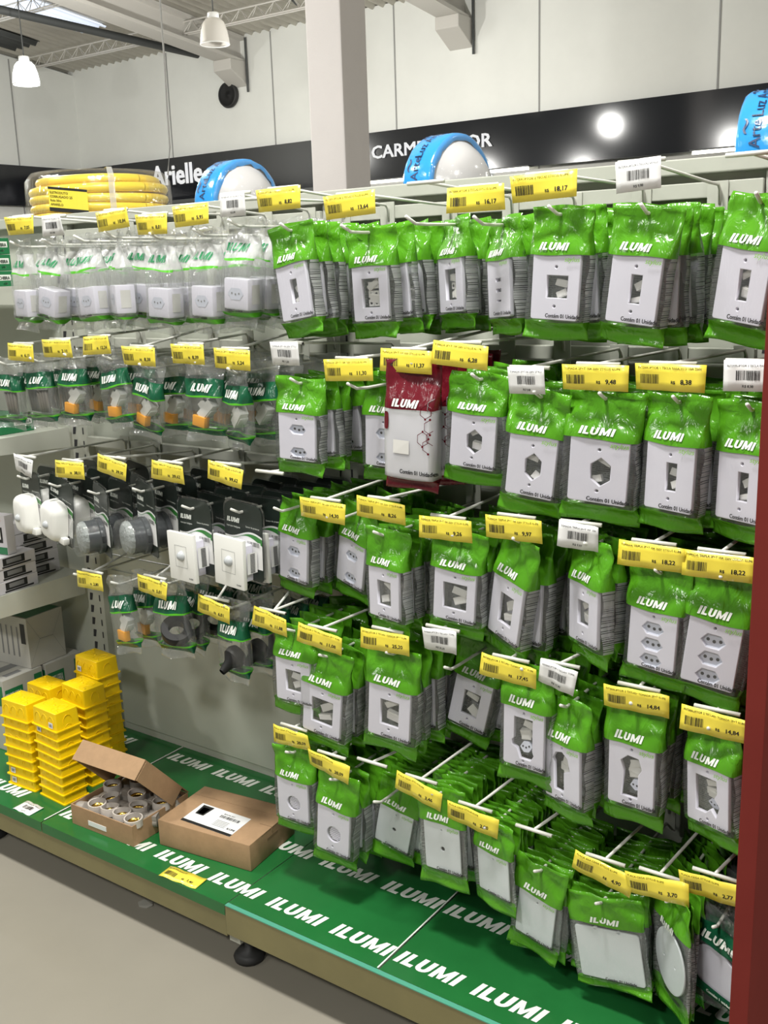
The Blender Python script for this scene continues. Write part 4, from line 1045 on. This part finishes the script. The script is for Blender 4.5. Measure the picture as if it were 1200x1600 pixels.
# three kinds of sensor
dm = MB()   # white domed sensor
dv = []; rows_ = 10
for i in range(rows_ + 1):
    t = i / rows_; k = sqrt(max(0, 1 - t ** 3.2)); y = -0.002 - 0.036 * t; kk = 0.62 + 0.38 * k if i < rows_ else 0.60
    L = rrect(0, -0.082, 0.074 * kk, 0.094 * kk, 0.024 * kk, 5); dv.append([(a - 0.004 * t, y, b) for a, b in L])
n_ = len(dv[0]); dm.add([p for q in dv for p in q], [(i * n_ + k, i * n_ + (k + 1) % n_, (i + 1) * n_ + (k + 1) % n_, (i + 1) * n_ + k) for i in range(rows_) for k in range(n_)] + [tuple(rows_ * n_ + k for k in range(n_))])
DOME = autosmooth(dm.mesh(M['warm_white'], False, 'sensor_body', fix=True), 50)
DLENS = lens_dome(0.0095, -0.037, -0.088, LENS)
DPLUG = autosmooth(MB().box(0.020, 0.048, -0.020, -0.004, -0.128, -0.112).mesh(M['warm_white'], False, 'hinge_arm', bevel=0.004))
RB = MB().lathe([(0.041, 0.0), (0.041, 0.010), (0.037, 0.012), (0.037, 0.036), (0.0, 0.036)], 32, M=Matrix.Translation((-0.008, -0.002, -0.098)) @ R90).mesh(M['smoke'], True, 'sensor_body', fix=True); autosmooth(RB)
RG = MB().lathe([(0.0365, 0.0362), (0.0365, 0.044), (0.030, 0.049), (0.015, 0.052), (0.0, 0.052)], 14, M=Matrix.Translation((-0.008, -0.002, -0.098)) @ R90).mesh(mat('frosted_lens', (0.30, 0.32, 0.31), 0.25, bump=(160, 0.8, 0.004)), False, 'lens', fix=True)
RL = MB().lathe([(0.043, 0.0), (0.043, 0.030), (0.041, 0.056), (0.030, 0.062), (0.0, 0.063)], 32, M=Matrix.Translation((-0.010, -0.003, -0.098)) @ R90).mesh(M['clear_lens'], True, 'clear_cap', fix=True)
SP = autosmooth(MB().box(-0.046, 0.042, -0.040, -0.031, -0.146, -0.044).mesh(M['warm_white'], False, 'front_plate', bevel=0.0016))
SB = autosmooth(MB().box(-0.026, 0.026, -0.031, -0.001, -0.136, -0.062).mesh(M['white_plastic'], False, 'sensor_body', bevel=0.002))
sp = MB()
for a in (rect(0, -0.094, 0.040, 0.046),):
    q = a + rect(0, -0.094, 0.0388, 0.0448); sp.add([(x - 0.002, -0.0404, z) for x, z in q], ((0, 1, 5, 4), (1, 2, 6, 5), (2, 3, 7, 6), (3, 0, 4, 7)), 0)
put_ilumi(sp, 0.020, -0.139, 0.0032, 0, -0.0404, width=0.013)
SPR = sp.mesh(M['grey_ink'], False, 'embossed_frame')
SLEN = lens_dome(0.0105, -0.040, -0.092, LENS)
BCS = MB(); BCS.add([(0.0425, -0.030, -0.115), (0.0425, -0.004, -0.115), (0.0425, -0.004, -0.072), (0.0425, -0.030, -0.072)], ((0, 1, 2, 3),), 0)
for k in range(14): BCS.add([(0.0428, -0.022, -0.113 + k * 0.0028), (0.0428, -0.010, -0.113 + k * 0.0028), (0.0428, -0.010, -0.1115 + k * 0.0028), (0.0428, -0.022, -0.1115 + k * 0.0028)], ((0, 1, 2, 3),), 1)
SBC = BCS.mesh([M['white_card'], M['black_ink']], False, 'barcode_label')
NB = [(0.19, 0.797, 2, -14, 'dome', 4), (0.305, 0.790, -11, -10, 'dome', 5), (0.44, 0.786, -3, -24, 'round', 5), (0.588, 0.806, -1, -22, 'round', 5), (0.733, 0.784, 1, -8, 'plate', 6), (0.870, 0.792, -2, -6, 'plate', 6)]
for i, (x, z, rl, yw, kd, n) in enumerate(NB):
    hd = f'{ORD[i]} left hook, third row'
    for k in range(n):
        o = empty('sensor_blister', (x + 0.002 * k, -0.325 + k * 0.055, z), (0, radians(-(rl if k == 0 else rl * 0.4 + rp.uniform(-3, 3))), radians(yw if k == 0 else yw * 0.7 + rp.uniform(-6, 4))))
        wt = {'dome': 'white domed sensor', 'round': 'round grey sensor', 'plate': 'square white sensor plate'}[kd]
        tag(o, f'dark blister card with {wt}, {ORD[k] if k else "frontmost"}{" from front" if k else ""}, {hd}', 'blister pack', f'sensor blisters on the {hd}')
        c_ = obj('card', CB['card'], o); obj('printing', CB['print'], c_); obj('clear_shell', CB['shell'], o)
        if kd == 'dome':
            b = obj('sensor_body', DOME, o); obj('lens', DLENS, b); obj('hinge_arm', DPLUG, b)
        elif kd == 'round':
            sb_ = obj('sensor_body', RB, o); obj('lens', RG, sb_); obj('clear_cap', RL, o)
        else:
            obj('sensor_body', SB, o); f_ = obj('front_plate', SP, o); obj('lens', SLEN, f_); obj('embossed_frame', SPR, f_); obj('barcode_label', SBC, o)
    t = [(0.215, 0.836), (0.382, 0.84), (0.525, 0.858), (0.696, 0.862), (0.858, 0.872), (0.885, 0.85)][i]
    hook(x, z, f'white wire display hook, {hd}', 'hooks of the third row in the left bay', arm=(t[0], t[1] + 0.016) if i < 5 else None)

# left bay, fourth row: black goods in green banded bags
tp = MB().lathe([(0.016, -0.010), (0.030, -0.010), (0.031, -0.008), (0.031, 0.008), (0.030, 0.010), (0.016, 0.010), (0.016, -0.010)], 28, M=Matrix.Translation((0.002, 0.0, -0.092)) @ Matrix.Rotation(radians(35), 4, 'Y') @ Matrix.Rotation(radians(25), 4, 'X'))
TAPE = autosmooth(tp.mesh(M['black_plastic'], False, 'tape_roll', fix=True))
pl = MB().lathe([(0.0, 0.0), (0.018, 0.002), (0.024, 0.012), (0.024, 0.024), (0.012, 0.036), (0.007, 0.058)], 20, M=Matrix.Translation((0.0, -0.012, -0.104)) @ Matrix.Rotation(radians(-60), 4, 'X') @ Matrix.Rotation(pi, 4, 'X') @ Matrix.Translation((0, 0, -0.03)))
PLUG = autosmooth(pl.mesh(M['black_plastic'], True, 'black_plug', fix=True))
PIN = MB().lathe([(0.0, 0.0), (0.006, 0.0), (0.006, 0.01), (0.0, 0.012)], 12, M=Matrix.Translation((0.0, -0.017, -0.110)) @ R90).mesh(M['brass'], True, 'metal_contact', fix=True)
OB = [(0.488, 0.585, 10, -10, 'orange', 2), (0.650, 0.612, 6, -4, 'tape', 5), (0.832, 0.588, 0, -8, 'plug', 5)]
for i, (x, z, rl, yw, kd, n) in enumerate(OB):
    hd = f'{ORD[i]} left hook, fourth row'
    for k in range(n):
        o = empty('accessory_bag', (x + 0.010 * k, -0.335 + k * 0.055, z - 0.004 * k * (kd == 'tape')), (0, radians(-(rl if k == 0 else rp.uniform(-6, 10))), radians(yw if k == 0 else rp.uniform(-18, 4))), (1.15, 1, 1.12) if kd == 'tape' else (0.9, 1, 1.08))
        wt = {'orange': 'orange-white connector', 'tape': 'black tape roll', 'plug': 'black plug'}[kd]
        tag(o, f'green banded bag with {wt}, {ORD[k] if k else "frontmost"}{" from front" if k else ""}, {hd}', 'bag', f'accessory bags on the {hd}')
        d = clear_variant('band', 1 + (i + k + 1) % 4)
        obj('bag', d['bag'], o); obj('brand_lettering', d['brand'], o)
        if kd == 'orange':
            c_ = obj('connector', CN[0], o); obj('orange_block', CN[1], c_)
        elif kd == 'tape': obj('tape_roll', TAPE, o)
        else:
            c_ = obj('black_plug', PLUG, o); obj('metal_contact', PIN, c_)
    t = [(0.62, 0.606), (0.80, 0.587), (0.952, 0.587)][i]
    hook(x, z, f'white wire display hook, {hd}', 'hooks of the fourth row in the left bay', arm=(t[0], t[1] + 0.016))
hook(0.36, 0.585, 'white wire display hook without goods, over the lower left shelf', 'hooks of the fourth row in the left bay', arm=(0.413, 0.604))

# ------------------------------------------------------------------ goods on the base shelf
def junction_mesh():
    mb = MB()   # upside-down tapered box with a rim
    def ring(w, d, z): return [(a, b, z) for a, b in rrect(0, 0, w, d, 0.004, 3)]
    L = [ring(0.106, 0.074, 0.0), ring(0.106, 0.074, 0.003), ring(0.0985, 0.0665, 0.003), ring(0.0945, 0.0625, 0.046), ring(0.092, 0.060, 0.047)]
    n = len(L[0]); mb.add([p for q in L for p in q], [(i * n + k, i * n + (k + 1) % n, (i + 1) * n + (k + 1) % n, (i + 1) * n + k) for i in range(4) for k in range(n)] + [tuple(4 * n + k for k in range(n))])
    return autosmooth(mb.mesh(M['yellow_plastic'], False, 'shell', fix=True), 35)
JB = junction_mesh()
jk = MB()
def arc_tube(pts): jk.tube(pts, 0.0007, 5, cap=False)
for cx in (-0.028, 0.0, 0.028):
    for s in (-1, 1): arc_tube([(cx + 0.011 * cos(a), s * (0.0318 + 0.0012 * (1 - sin(a))), 0.020 + 0.016 * sin(a)) for a in [pi * (-0.1 + 1.2 * k / 10) for k in range(11)]])
for s in (-1, 1): arc_tube([(s * (0.0480 + 0.001), 0.012 * cos(a), 0.020 + 0.016 * sin(a)) for a in [pi * (-0.1 + 1.2 * k / 10) for k in range(11)]])
for cx, cy, r_ in ((-0.025, 0.0, 0.013), (0.022, 0.008, 0.012), (0.02, -0.014, 0.008)): arc_tube([(cx + r_ * cos(a), cy + r_ * sin(a), 0.0472) for a in [2 * pi * k / 14 for k in range(15)]])
for cx, cy in ((-0.038, 0.02), (0.038, -0.02), (0.0, 0.0)): jk.lathe([(0.003, 0.0465), (0.003, 0.0485), (0.0, 0.049)], 10, M=Matrix.Translation((cx, cy, 0)))
JK = jk.mesh(M['yellow_plastic'], True, 'knockout_relief')
st = MB().quad((-0.046, -0.0348, 0.010), (-0.029, -0.0348, 0.010), (-0.029, -0.0340, 0.024), (-0.046, -0.0340, 0.024), 0); barcode(st, -0.043, 0.013, 0.011, 0.008, 1, -0.0353, 3)
for i in range(0): pass
STK = st.mesh([M['white_card'], M['black_ink']], False, 'barcode_sticker')
STACKS = [('front left', 0.098, -0.350, 8, 3, 0.0262), ('front right', 0.222, -0.348, 9, -4, 0.0238), ('middle right', 0.205, -0.250, 9, -4, 0.0262), ('back right', 0.158, -0.166, 10, -5, 0.0275), ('back left', 0.078, -0.262, 8, 0, 0.0270)]
for (nm, x, y, n, yw, dz) in STACKS:
    for k in range(n):
        o = empty('junction_box', (x + rp.uniform(-0.001, 0.001), y + rp.uniform(-0.001, 0.001), 0.0015 + k * dz), (0, 0, radians(yw + rp.uniform(-1, 1))))
        pos = 'topmost' if k == n - 1 else 'lowest' if k == 0 else f'{ORD[k]} from bottom'
        tag(o, f'yellow plastic junction box, {pos} of the {nm} stack', 'junction box', f'yellow junction boxes of the {nm} stack')
        obj('shell', JB, o); obj('knockout_relief', JK, o)
        if (nm, k) in (('front right', n - 1), ('front right', n - 2), ('front left', 0), ('front left', 1), ('back right', n - 1)):
            obj('barcode_sticker', STK, o, (0.066 if (nm, k) == ('front right', n - 1) else 0.010, 0, -0.002))

# closed carton
def wall_box(mb, w, d, h, t, mi=0):
    mb.box(-w / 2, w / 2, -d / 2, -d / 2 + t, 0, h, mi); mb.box(-w / 2, w / 2, d / 2 - t, d / 2, 0, h, mi)
    mb.box(-w / 2, -w / 2 + t, -d / 2 + t, d / 2 - t, 0, h, mi); mb.box(w / 2 - t, w / 2, -d / 2 + t, d / 2 - t, 0, h, mi); mb.box(-w / 2 + t, w / 2 - t, -d / 2 + t, d / 2 - t, 0, t, mi)
o = empty('cardboard_box', (0.716, -0.282, 0.0018), (0, 0, radians(7))); tag(o, 'closed brown cardboard box with a white label on its lid', 'box')
obj('body', autosmooth(MB().box(-0.126, 0.126, -0.085, 0.085, 0, 0.0625).mesh(M['cardboard'], False, 'body', bevel=0.0025)), o)
fl = MB()
for a, b, c_, d_ in ((-0.1245, 0.1245, 0.043, 0.0436), (-0.080, 0.1245, 0.0835, 0.0842)): fl.box(a, b, c_, d_, 0.0622, 0.0629)
fl.box(0.1256, 0.1264, -0.020, 0.02, 0.038, 0.045); fl.box(0.095, 0.128, -0.002, 0.0, 0.055, 0.063); fl.box(0.1256, 0.1264, -0.04, 0.075, 0.0615, 0.0622)
fl.obj('fold_lines', M['cardboard_edge'], o)
lb = MB(); lb.quad((-0.078, -0.064, 0.0629), (0.066, -0.075, 0.0629), (0.066, 0.006, 0.0629), (-0.078, 0.017, 0.0629), 0)
z_ = 0.0632; mp_ = lambda a, b: (a, b - a * 0.076, z_)
lb.quad(mp_(-0.078, -0.0700), mp_(0.066, -0.0700), mp_(0.066, -0.0610), mp_(-0.078, -0.0610), 1)
put_text(lb, 'ILUMI', 0.040, -0.050, 0.009, 1, bold=0.03, mapf=mp_); put_text(lb, 'BOCAL E27', -0.002, -0.004, 0.006, 1, mapf=mp_, bold=0.01)
for k in range(5): lb.quad(mp_(-0.002, -0.030 - k * 0.005), mp_(0.034, -0.030 - k * 0.005), mp_(0.034, -0.0285 - k * 0.005), mp_(-0.002, -0.0285 - k * 0.005), 2)
barcode(lb, -0.005, -0.018, 0.055, 0.010, 1, 0, 9, mapf=mp_)
lb.quad(mp_(-0.066, -0.032), mp_(-0.042, -0.032), mp_(-0.038, 0.006), mp_(-0.070, 0.006), 1); lb.quad(mp_(-0.062, -0.028), mp_(-0.046, -0.028), mp_(-0.044, -0.002), mp_(-0.064, -0.002), 2)
lb.obj('printed_label', [M['white_card'], M['black_ink'], M['grey_ink']], o)
# open carton with its lid thrown back
o = empty('cardboard_box', (0.454, -0.336, 0.0018), (0, 0, radians(2))); tag(o, 'open cardboard box full of lamp holders, lid raised', 'box')
b = MB(); wall_box(b, 0.205, 0.178, 0.050, 0.0025); b.obj('body', M['cardboard'], o)
q = MB().box(-0.045, 0.015, -0.0898, -0.0890, 0.012, 0.024); q.obj('sticker', M['white_card'], o)
th = radians(48); ld = MB()
Ml = Matrix.Translation((0, 0.089, 0.051)) @ Matrix.Rotation(-th, 4, 'X')
ld.box(-0.104, 0.104, -0.182, 0.0, 0.0, 0.0025, 0, Ml); ld.box(-0.104, 0.104, -0.185, -0.182, -0.048, 0.0025, 0, Ml)
for s in (-1, 1): ld.box(s * 0.104 - 0.0012, s * 0.104 + 0.0012, -0.180, -0.03, -0.046, 0.0, 0, Ml)
ld.obj('lid', M['cardboard'], o)
# lamp holders standing and lying in it
HR = MB().lathe([(0.0165, 0.0), (0.0165, 0.010), (0.0175, 0.030), (0.0215, 0.034), (0.0215, 0.052), (0.0185, 0.052), (0.0180, 0.034), (0.015, 0.012), (0.0, 0.012)], 28).mesh(M['holder_white'], False, 'ring', fix=True); autosmooth(HR, 35)
HI = MB().lathe([(0.0172, 0.030), (0.0172, 0.040), (0.0150, 0.042), (0.0150, 0.030), (0.0172, 0.030)], 20)
HI.box(-0.012, 0.012, -0.003, 0.003, 0.016, 0.019)
HI = HI.mesh(M['brass'], True, 'brass_contact', fix=True)
HL = MB().lathe([(0.0, -0.026), (0.0165, -0.026), (0.019, -0.022), (0.019, -0.002), (0.015, 0.002), (0.0135, 0.022), (0.0, 0.024)], 20, M=Matrix.Rotation(radians(90), 4, 'X')); HL.box(-0.013, 0.013, -0.022, 0.0, 0.008, 0.019)
HL = HL.mesh(M['holder_grey'], False, 'holder_body', fix=True); autosmooth(HL, 35)
hn = 0
for rI in range(4):
    for cI in range(5):
        px, py = -0.080 + cI * 0.0405 + (0.004 if rI % 2 else 0), -0.064 + rI * 0.042
        up = not ((rI + cI) % 2 == 1 and rI > 0) and not (cI == 0 and rI == 0)
        c_ = Matrix.Rotation(radians(2), 3, 'Z') @ Vector((px, py, 0)); hn += 1
        w_ = f'{ORD[cI]} from the left in the {["front", "second", "third", "back"][rI]} row in the open box'
        if up:
            h = empty('lamp_holder', (0.454 + c_.x, -0.336 + c_.y, 0.007 + rp.uniform(-0.001, 0.004)), (radians(rp.uniform(-6, 6)), radians(rp.uniform(-6, 6)), rp.uniform(0, 6)))
            tag(h, f'ring shaped lamp holder, {w_}', 'lamp holder', 'lamp holders in the open box')
            obj('ring', HR, h); obj('brass_contact', HI, h)
        else:
            h = obj('lamp_holder', HL, None, (0.454 + c_.x, -0.336 + c_.y, 0.030), (0, rp.uniform(-0.4, 0.4), rp.uniform(0, 3)))
            tag(h, f'grey lamp holder base {w_}', 'lamp holder', 'lamp holders in the open box')

# ------------------------------------------------------------------ goods above the top rail
def dome_lamp(x, y, z, r, yaw, label):
    o = empty('dome_ceiling_lamp', (x, y, z), (0, 0, radians(yaw))); tag(o, label, 'lamp', 'blue wrapped dome lamps on the rear top shelf')
    RY = Matrix.Translation((0, 0, r)) @ Matrix.Rotation(radians(90), 4, 'Y')
    n = 40; w = MB()
    prof = [(r * 0.80, -0.004), (r * 0.97, 0.0), (r, 0.006), (r, 0.062), (r * 0.985, 0.070), (r * 0.93, 0.074), (r * 0.86, 0.072)]
    rr = random.Random(int(x * 100)); cr = [rr.uniform(-0.004, 0.004) for _ in range(n)]
    vs = []
    for (q, h) in prof:
        for k in range(n): vs.append(RY @ Vector(((q + (cr[k] if q < r * 0.9 else cr[k] * 0.25)) * cos(2 * pi * k / n), (q + (cr[k] if q < r * 0.9 else cr[k] * 0.25)) * sin(2 * pi * k / n), h)))
    w.add(vs, [(i * n + k, i * n + (k + 1) % n, (i + 1) * n + (k + 1) % n, (i + 1) * n + k) for i in range(len(prof) - 1) for k in range(n)])
    w.obj('blue_wrapping', M['blue_wrap'], o, smooth=True)
    MB().lathe([(r * 0.93, 0.064), (r * 0.86, 0.068), (r * 0.74, 0.086), (r * 0.54, 0.106), (r * 0.28, 0.116), (0.0, 0.119)], 40, M=RY).obj('opal_dome', M['opal'], o, smooth=True)
    MB().lathe([(0.0, 0.001), (r * 0.9, 0.001), (r * 0.96, 0.004)], 40, M=RY).obj('base_plate', M['warm_white'], o, smooth=True)
    cl = MB().lathe([(r * 0.99, 0.070), (r * 0.88, 0.080), (r * 0.75, 0.094), (r * 0.56, 0.112), (r * 0.29, 0.122), (0.0, 0.125)], 40, M=RY); cl.obj('clear_wrapping', M['clear_film'], o, smooth=True)
    t = MB()
    for a0 in (0.55, 1.35, 2.15, 2.75, -0.3):
        # lettering runs round the rim
        def mf(a, b, a0=a0):
            an = a0 + a / r; R_ = r + 0.0012
            return (0.058 - b, -R_ * cos(an), r + R_ * sin(an))
        put_text(t, 'Luz Arte', 0, 0.018, 0.026, mapf=mf, bold=0.004)
        put_text(t, '~', -0.03, 0.030, 0.05, mapf=mf, bold=0.0)
    t.obj('printed_lettering', M['navy_ink'], o)
    return o
dome_lamp(0.462, 0.12, 1.3005, 0.106, -6, 'blue wrapped white dome lamp left of the column')
dome_lamp(1.045, 0.13, 1.3005, 0.107, -6, 'blue wrapped white dome lamp right of the column')
dome_lamp(1.685, 0.15, 1.3005, 0.114, 4, 'blue wrapped white dome lamp at the right edge')

cc = empty('conduit_coil', (-0.128, 0.225, 1.3005)); tag(cc, 'big yellow conduit coil in clear wrap above the left bay', 'coil')
mb = MB(); pts = []; R_, zc = 0.176, 0.016; tr = 0.0132
for lay in range(9):
    for inn in (0, 1, 2):
        P_ = []; rad = R_ - inn * 0.025 - (0.006 if lay in (0, 8) else 0) - (0.014 if lay == 8 else 0)
        for k in range(49):
            a = 2 * pi * k / 48; P_.append((rad * cos(a), rad * sin(a), zc + lay * 0.0238 + 0.0015 * sin(a * 2 + lay) + (0.003 * sin(a + 1) if lay == 7 else 0)))
        mb.tube(P_, tr, 8, cap=False)
mb.obj('conduit', M['conduit_yellow'], cc, smooth=True)
w = MB().lathe([(0.134, 0.231), (0.180, 0.231), (0.197, 0.210), (0.2005, 0.12), (0.199, 0.0)], 40); w.obj('clear_wrapping', M['clear_film'], cc, smooth=True)
b = MB(); a0 = -0.52
for da in (0.0,):
    pr = [(0.139, 0.235), (0.181, 0.2345), (0.1995, 0.213), (0.203, 0.12), (0.202, 0.002)]
    for i in range(len(pr) - 1):
        (r0, z0), (r1, z1) = pr[i], pr[i + 1]
        b.quad((r0 * cos(a0 - 0.05), r0 * sin(a0 - 0.05), z0), (r1 * cos(a0 - 0.05), r1 * sin(a0 - 0.05), z1), (r1 * cos(a0 + 0.03), r1 * sin(a0 + 0.03), z1), (r0 * cos(a0 + 0.03), r0 * sin(a0 + 0.03), z0))
b.obj('strap', M['white_film'], cc)
t = MB(); rl_ = 0.2025
def mfc(a, b): an = -1.12 + a / rl_; return (rl_ * cos(an), rl_ * sin(an), b - a * 0.12)
def mfc2(a, b): an = -1.12 + a / rl_; return ((rl_ + 0.0006) * cos(an), (rl_ + 0.0006) * sin(an), b - a * 0.12)
for i in range(8):
    u0, u1 = -0.055 + 0.11 * i / 8, -0.055 + 0.11 * (i + 1) / 8
    for lo, hi, mi in ((0.120, 0.182, 0),): t.add([mfc(u0, lo), mfc(u1, lo), mfc(u1, hi), mfc(u0, hi)], ((0, 1, 2, 3),), mi)
    for lo, hi in ((0.120, 0.130), (0.176, 0.182)): t.add([mfc2(u0, lo), mfc2(u1, lo), mfc2(u1, hi), mfc2(u0, hi)], ((0, 1, 2, 3),), 1)
for j, s_ in enumerate(('ELETRODUTO', 'CORRUGADO 25', 'Rolo 50m', 'AMARELO')): put_text(t, s_, -0.050, 0.165 - j * 0.010, 0.0085, 1, mapf=mfc2, bold=0.015)
t.obj('printed_label', [M['yellow_card'], M['black_ink']], cc)

# ------------------------------------------------------------------ boxes on the shelves at the left edge
def print_box(name, label, cat, x, y, z, w, d, h, yaw, m, deco, group=None):
    o = empty(name, (x, y, z), (0, 0, radians(yaw))); tag(o, label, cat, group)
    obj('carton', MB().box(-w / 2, w / 2, -d / 2, d / 2, 0, h).mesh(m, False, 'carton', bevel=0.0012), o)
    mb = MB(); deco(mb, w, d, h); mb.obj('printing', [M['black_ink'], M['taschi_green'], M['white_ink'], M['grey_ink'], M['orange']], o)
    return o
def led_deco(mb, w, d, h):
    f = lambda a, b: (a, -d / 2 - 0.0004, b)
    put_text(mb, 'REFLETOR LED', -w * 0.40, h * 0.62, h * 0.24, 0, mapf=f, bold=0.03, width=w * 0.42); put_text(mb, '10W 6500K BIVOLT', -w * 0.40, h * 0.16, h * 0.26, 0, mapf=f, bold=0.03, width=w * 0.42)
    g = lambda a, b: (w / 2 + 0.0004, a, b)
    for p in (rect(0, h * 0.58, d * 0.5, h * 0.62),): mb.add([g(a, b) for a, b in p], ((0, 1, 2, 3),), 0)
    for p in (rect(0, h * 0.60, d * 0.34, h * 0.36),): mb.add([(w / 2 + 0.0008, a, b) for a, b in p], ((0, 1, 2, 3),), 3)
    mb.add([g(a, b) for a, b in rect(d * 0.06, h * 0.16, d * 0.66, h * 0.14)], ((0, 1, 2, 3),), 0)
    for p in (rect(w * 0.30, h * 0.55, w * 0.2, h * 0.6),): mb.add([f(a, b) for a, b in p], ((0, 1, 2, 3),), 0)
    for p in (rect(w * 0.30, h * 0.58, w * 0.13, h * 0.34),): mb.add([(a, -d / 2 - 0.0008, b) for a, b in p], ((0, 1, 2, 3),), 3)
for col, (bx, by, n, yw) in enumerate(((-0.165, -0.118, 5, 62), (-0.105, -0.235, 3, 66))):
    for k in range(n):
        print_box('lamp_box', f'small white lamp box with black print, {ORD[k]} from the bottom of the {("rear", "front")[col]} stack', 'box', bx + rp.uniform(-0.003, 0.003), by, 0.4575 + k * 0.0325, 0.105, 0.14, 0.032, yw - 90 + 28, M['box_white'], led_deco, f'lamp boxes of the {("rear", "front")[col]} stack')
def led_deco2(mb, w, d, h):
    f = lambda a, b: (a, -d / 2 - 0.0004, b); f2 = lambda a, b: (a, -d / 2 - 0.0008, b)
    mb.add([f(a, b) for a, b in rect(0, h * 0.5, w * 0.7, h * 0.4)], ((0, 1, 2, 3),), 0); mb.add([f2(a, b) for a, b in rect(0, h * 0.53, w * 0.55, h * 0.28)], ((0, 1, 2, 3),), 2)
    mb.add([f(a, b) for a, b in rect(0, h * 0.10, w * 0.98, h * 0.18)], ((0, 1, 2, 3),), 1); put_text(mb, 'LED', w * 0.12, h * 0.84, h * 0.10, 4, mapf=f, bold=0.03)
print_box('lamp_box', 'upright white and green lamp box leaning on the front stack at the left edge', 'box', -0.10, -0.235, 0.5555, 0.085, 0.03, 0.105, 10, M['box_white'], led_deco2)
def tas(mb, w, d, h):
    f = lambda a, b: (a, -d / 2 - 0.0004, b); f2 = lambda a, b: (a, -d / 2 - 0.0008, b)
    mb.add([f(a, b) for a, b in rect(-w * 0.22, h * 0.76, w * 0.5, h * 0.2)], ((0, 1, 2, 3),), 1); put_text(mb, 'TASCHIBRA', -w * 0.45, h * 0.70, h * 0.16, 2, mapf=f2, bold=0.03, width=w * 0.44)
    mb.add([f(a, b) for a, b in rect(w * 0.38, h * 0.78, w * 0.2, h * 0.28)], ((0, 1, 2, 3),), 1)
    put_text(mb, 'LUMINARIA LED', -w * 0.45, h * 0.36, h * 0.1, 3, mapf=f, bold=0.01)
    g = lambda a, b: (w / 2 + 0.0004, a, b); g2 = lambda a, b: (w / 2 + 0.0008, a, b)
    mb.add([g(a, b) for a, b in rect(-d * 0.24, h * 0.76, d * 0.44, h * 0.2)], ((0, 1, 2, 3),), 1); put_text(mb, 'TASCHIBRA', -d * 0.44, h * 0.70, h * 0.15, 2, mapf=g2, bold=0.03, width=d * 0.38)
    mb.add([g(a, b) for a, b in rect(d * 0.38, h * 0.78, d * 0.2, h * 0.3)], ((0, 1, 2, 3),), 1)
    put_text(mb, 'LUMINARIA LED', -d * 0.44, h * 0.36, h * 0.1, 3, mapf=g, bold=0.01)
    q = lambda a, b: (a, b, h + 0.0004); mb.add([q(a, b) for a, b in rect(w * 0.1, 0, w * 0.16, d * 0.5)], ((0, 1, 2, 3),), 3); mb.add([q(a, b) for a, b in rect(w * 0.36, -d * 0.1, w * 0.10, d * 0.4)], ((0, 1, 2, 3),), 3)
print_box('lamp_carton', 'white and green carton on the base shelf, left of the yellow boxes', 'box', -0.195, -0.218, 0.0018, 0.19, 0.13, 0.205, 2, M['carton_grey'], tas, 'cartons on the base shelf at left')
print_box('lamp_carton', 'white and green carton on the base shelf behind the rear yellow stack', 'box', -0.195, -0.080, 0.0018, 0.19, 0.125, 0.205, 1, M['carton_grey'], tas, 'cartons on the base shelf at left')
def plainc(mb, w, d, h):
    f = lambda a, b: (a, -d / 2 - 0.0004, b); g = lambda a, b: (w / 2 + 0.0004, a, b)
    for k in range(6): mb.add([f(a, b) for a, b in rect(-w * 0.3 + k * 0.022, h * 0.5, 0.006, h * 0.6)], ((0, 1, 2, 3),), 3)
    mb.add([f(a, b) for a, b in rect(w * 0.40, h * 0.68, w * 0.10, h * 0.4)], ((0, 1, 2, 3),), 0)
    mb.add([(a, b, h + 0.0004) for a, b in rect(0, 0, w * 0.96, d * 0.9)], ((0, 1, 2, 3),), 1)
    def ln(p, q): 
        mb.add([g(p[0], p[1]), g(q[0], q[1]), g(q[0], q[1] + 0.0012), g(p[0], p[1] + 0.0012)], ((0, 1, 2, 3),), 3)
    ln((-d * 0.48, h * 0.96), (-d * 0.18, h * 0.52)); ln((-d * 0.18, h * 0.52), (d * 0.18, h * 0.50)); ln((d * 0.18, h * 0.50), (d * 0.48, h * 0.96)); ln((-d * 0.18, h * 0.52), (-d * 0.48, h * 0.06)); ln((d * 0.18, h * 0.50), (d * 0.48, h * 0.06))
print_box('lamp_carton', 'pale carton with green top lying on the two white and green cartons', 'box', -0.205, -0.125, 0.2075, 0.19, 0.125, 0.145, 4, M['carton_grey'], plainc)
def grn(mb, w, d, h):
    g = lambda a, b: (w / 2 + 0.0004, a, b); g2 = lambda a, b: (w / 2 + 0.0008, a, b); f = lambda a, b: (a, -d / 2 - 0.0004, b); f2 = lambda a, b: (a, -d / 2 - 0.0008, b)
    for q, q2, L_ in ((g, g2, d), (f, f2, w)):
        mb.add([q(a, b) for a, b in rect(L_ * 0.22, h * 0.6, L_ * 0.46, h * 0.36)], ((0, 1, 2, 3),), 2); put_text(mb, 'TASCHIBRA', L_ * 0.02, h * 0.47, h * 0.3, 1, mapf=q2, bold=0.03, width=L_ * 0.40); put_text(mb, 'LED', L_ * 0.26, h * 0.16, h * 0.18, 2, mapf=q, bold=0.02)
print_box('lamp_carton', 'flat dark green lamp box on the middle left shelf', 'box', -0.17, -0.150, 0.8605, 0.14, 0.12, 0.046, 0, M['taschi_green'], grn)
for k in range(3):
    print_box('lamp_carton', f'dark green lamp box, {("bottom", "middle", "top")[k]} of three on the upper left shelf', 'box', -0.17, -0.165, 1.2355 + k * 0.0412, 0.14, 0.12, 0.040, 0, M['taschi_green'], grn, 'green lamp boxes on the upper left shelf')
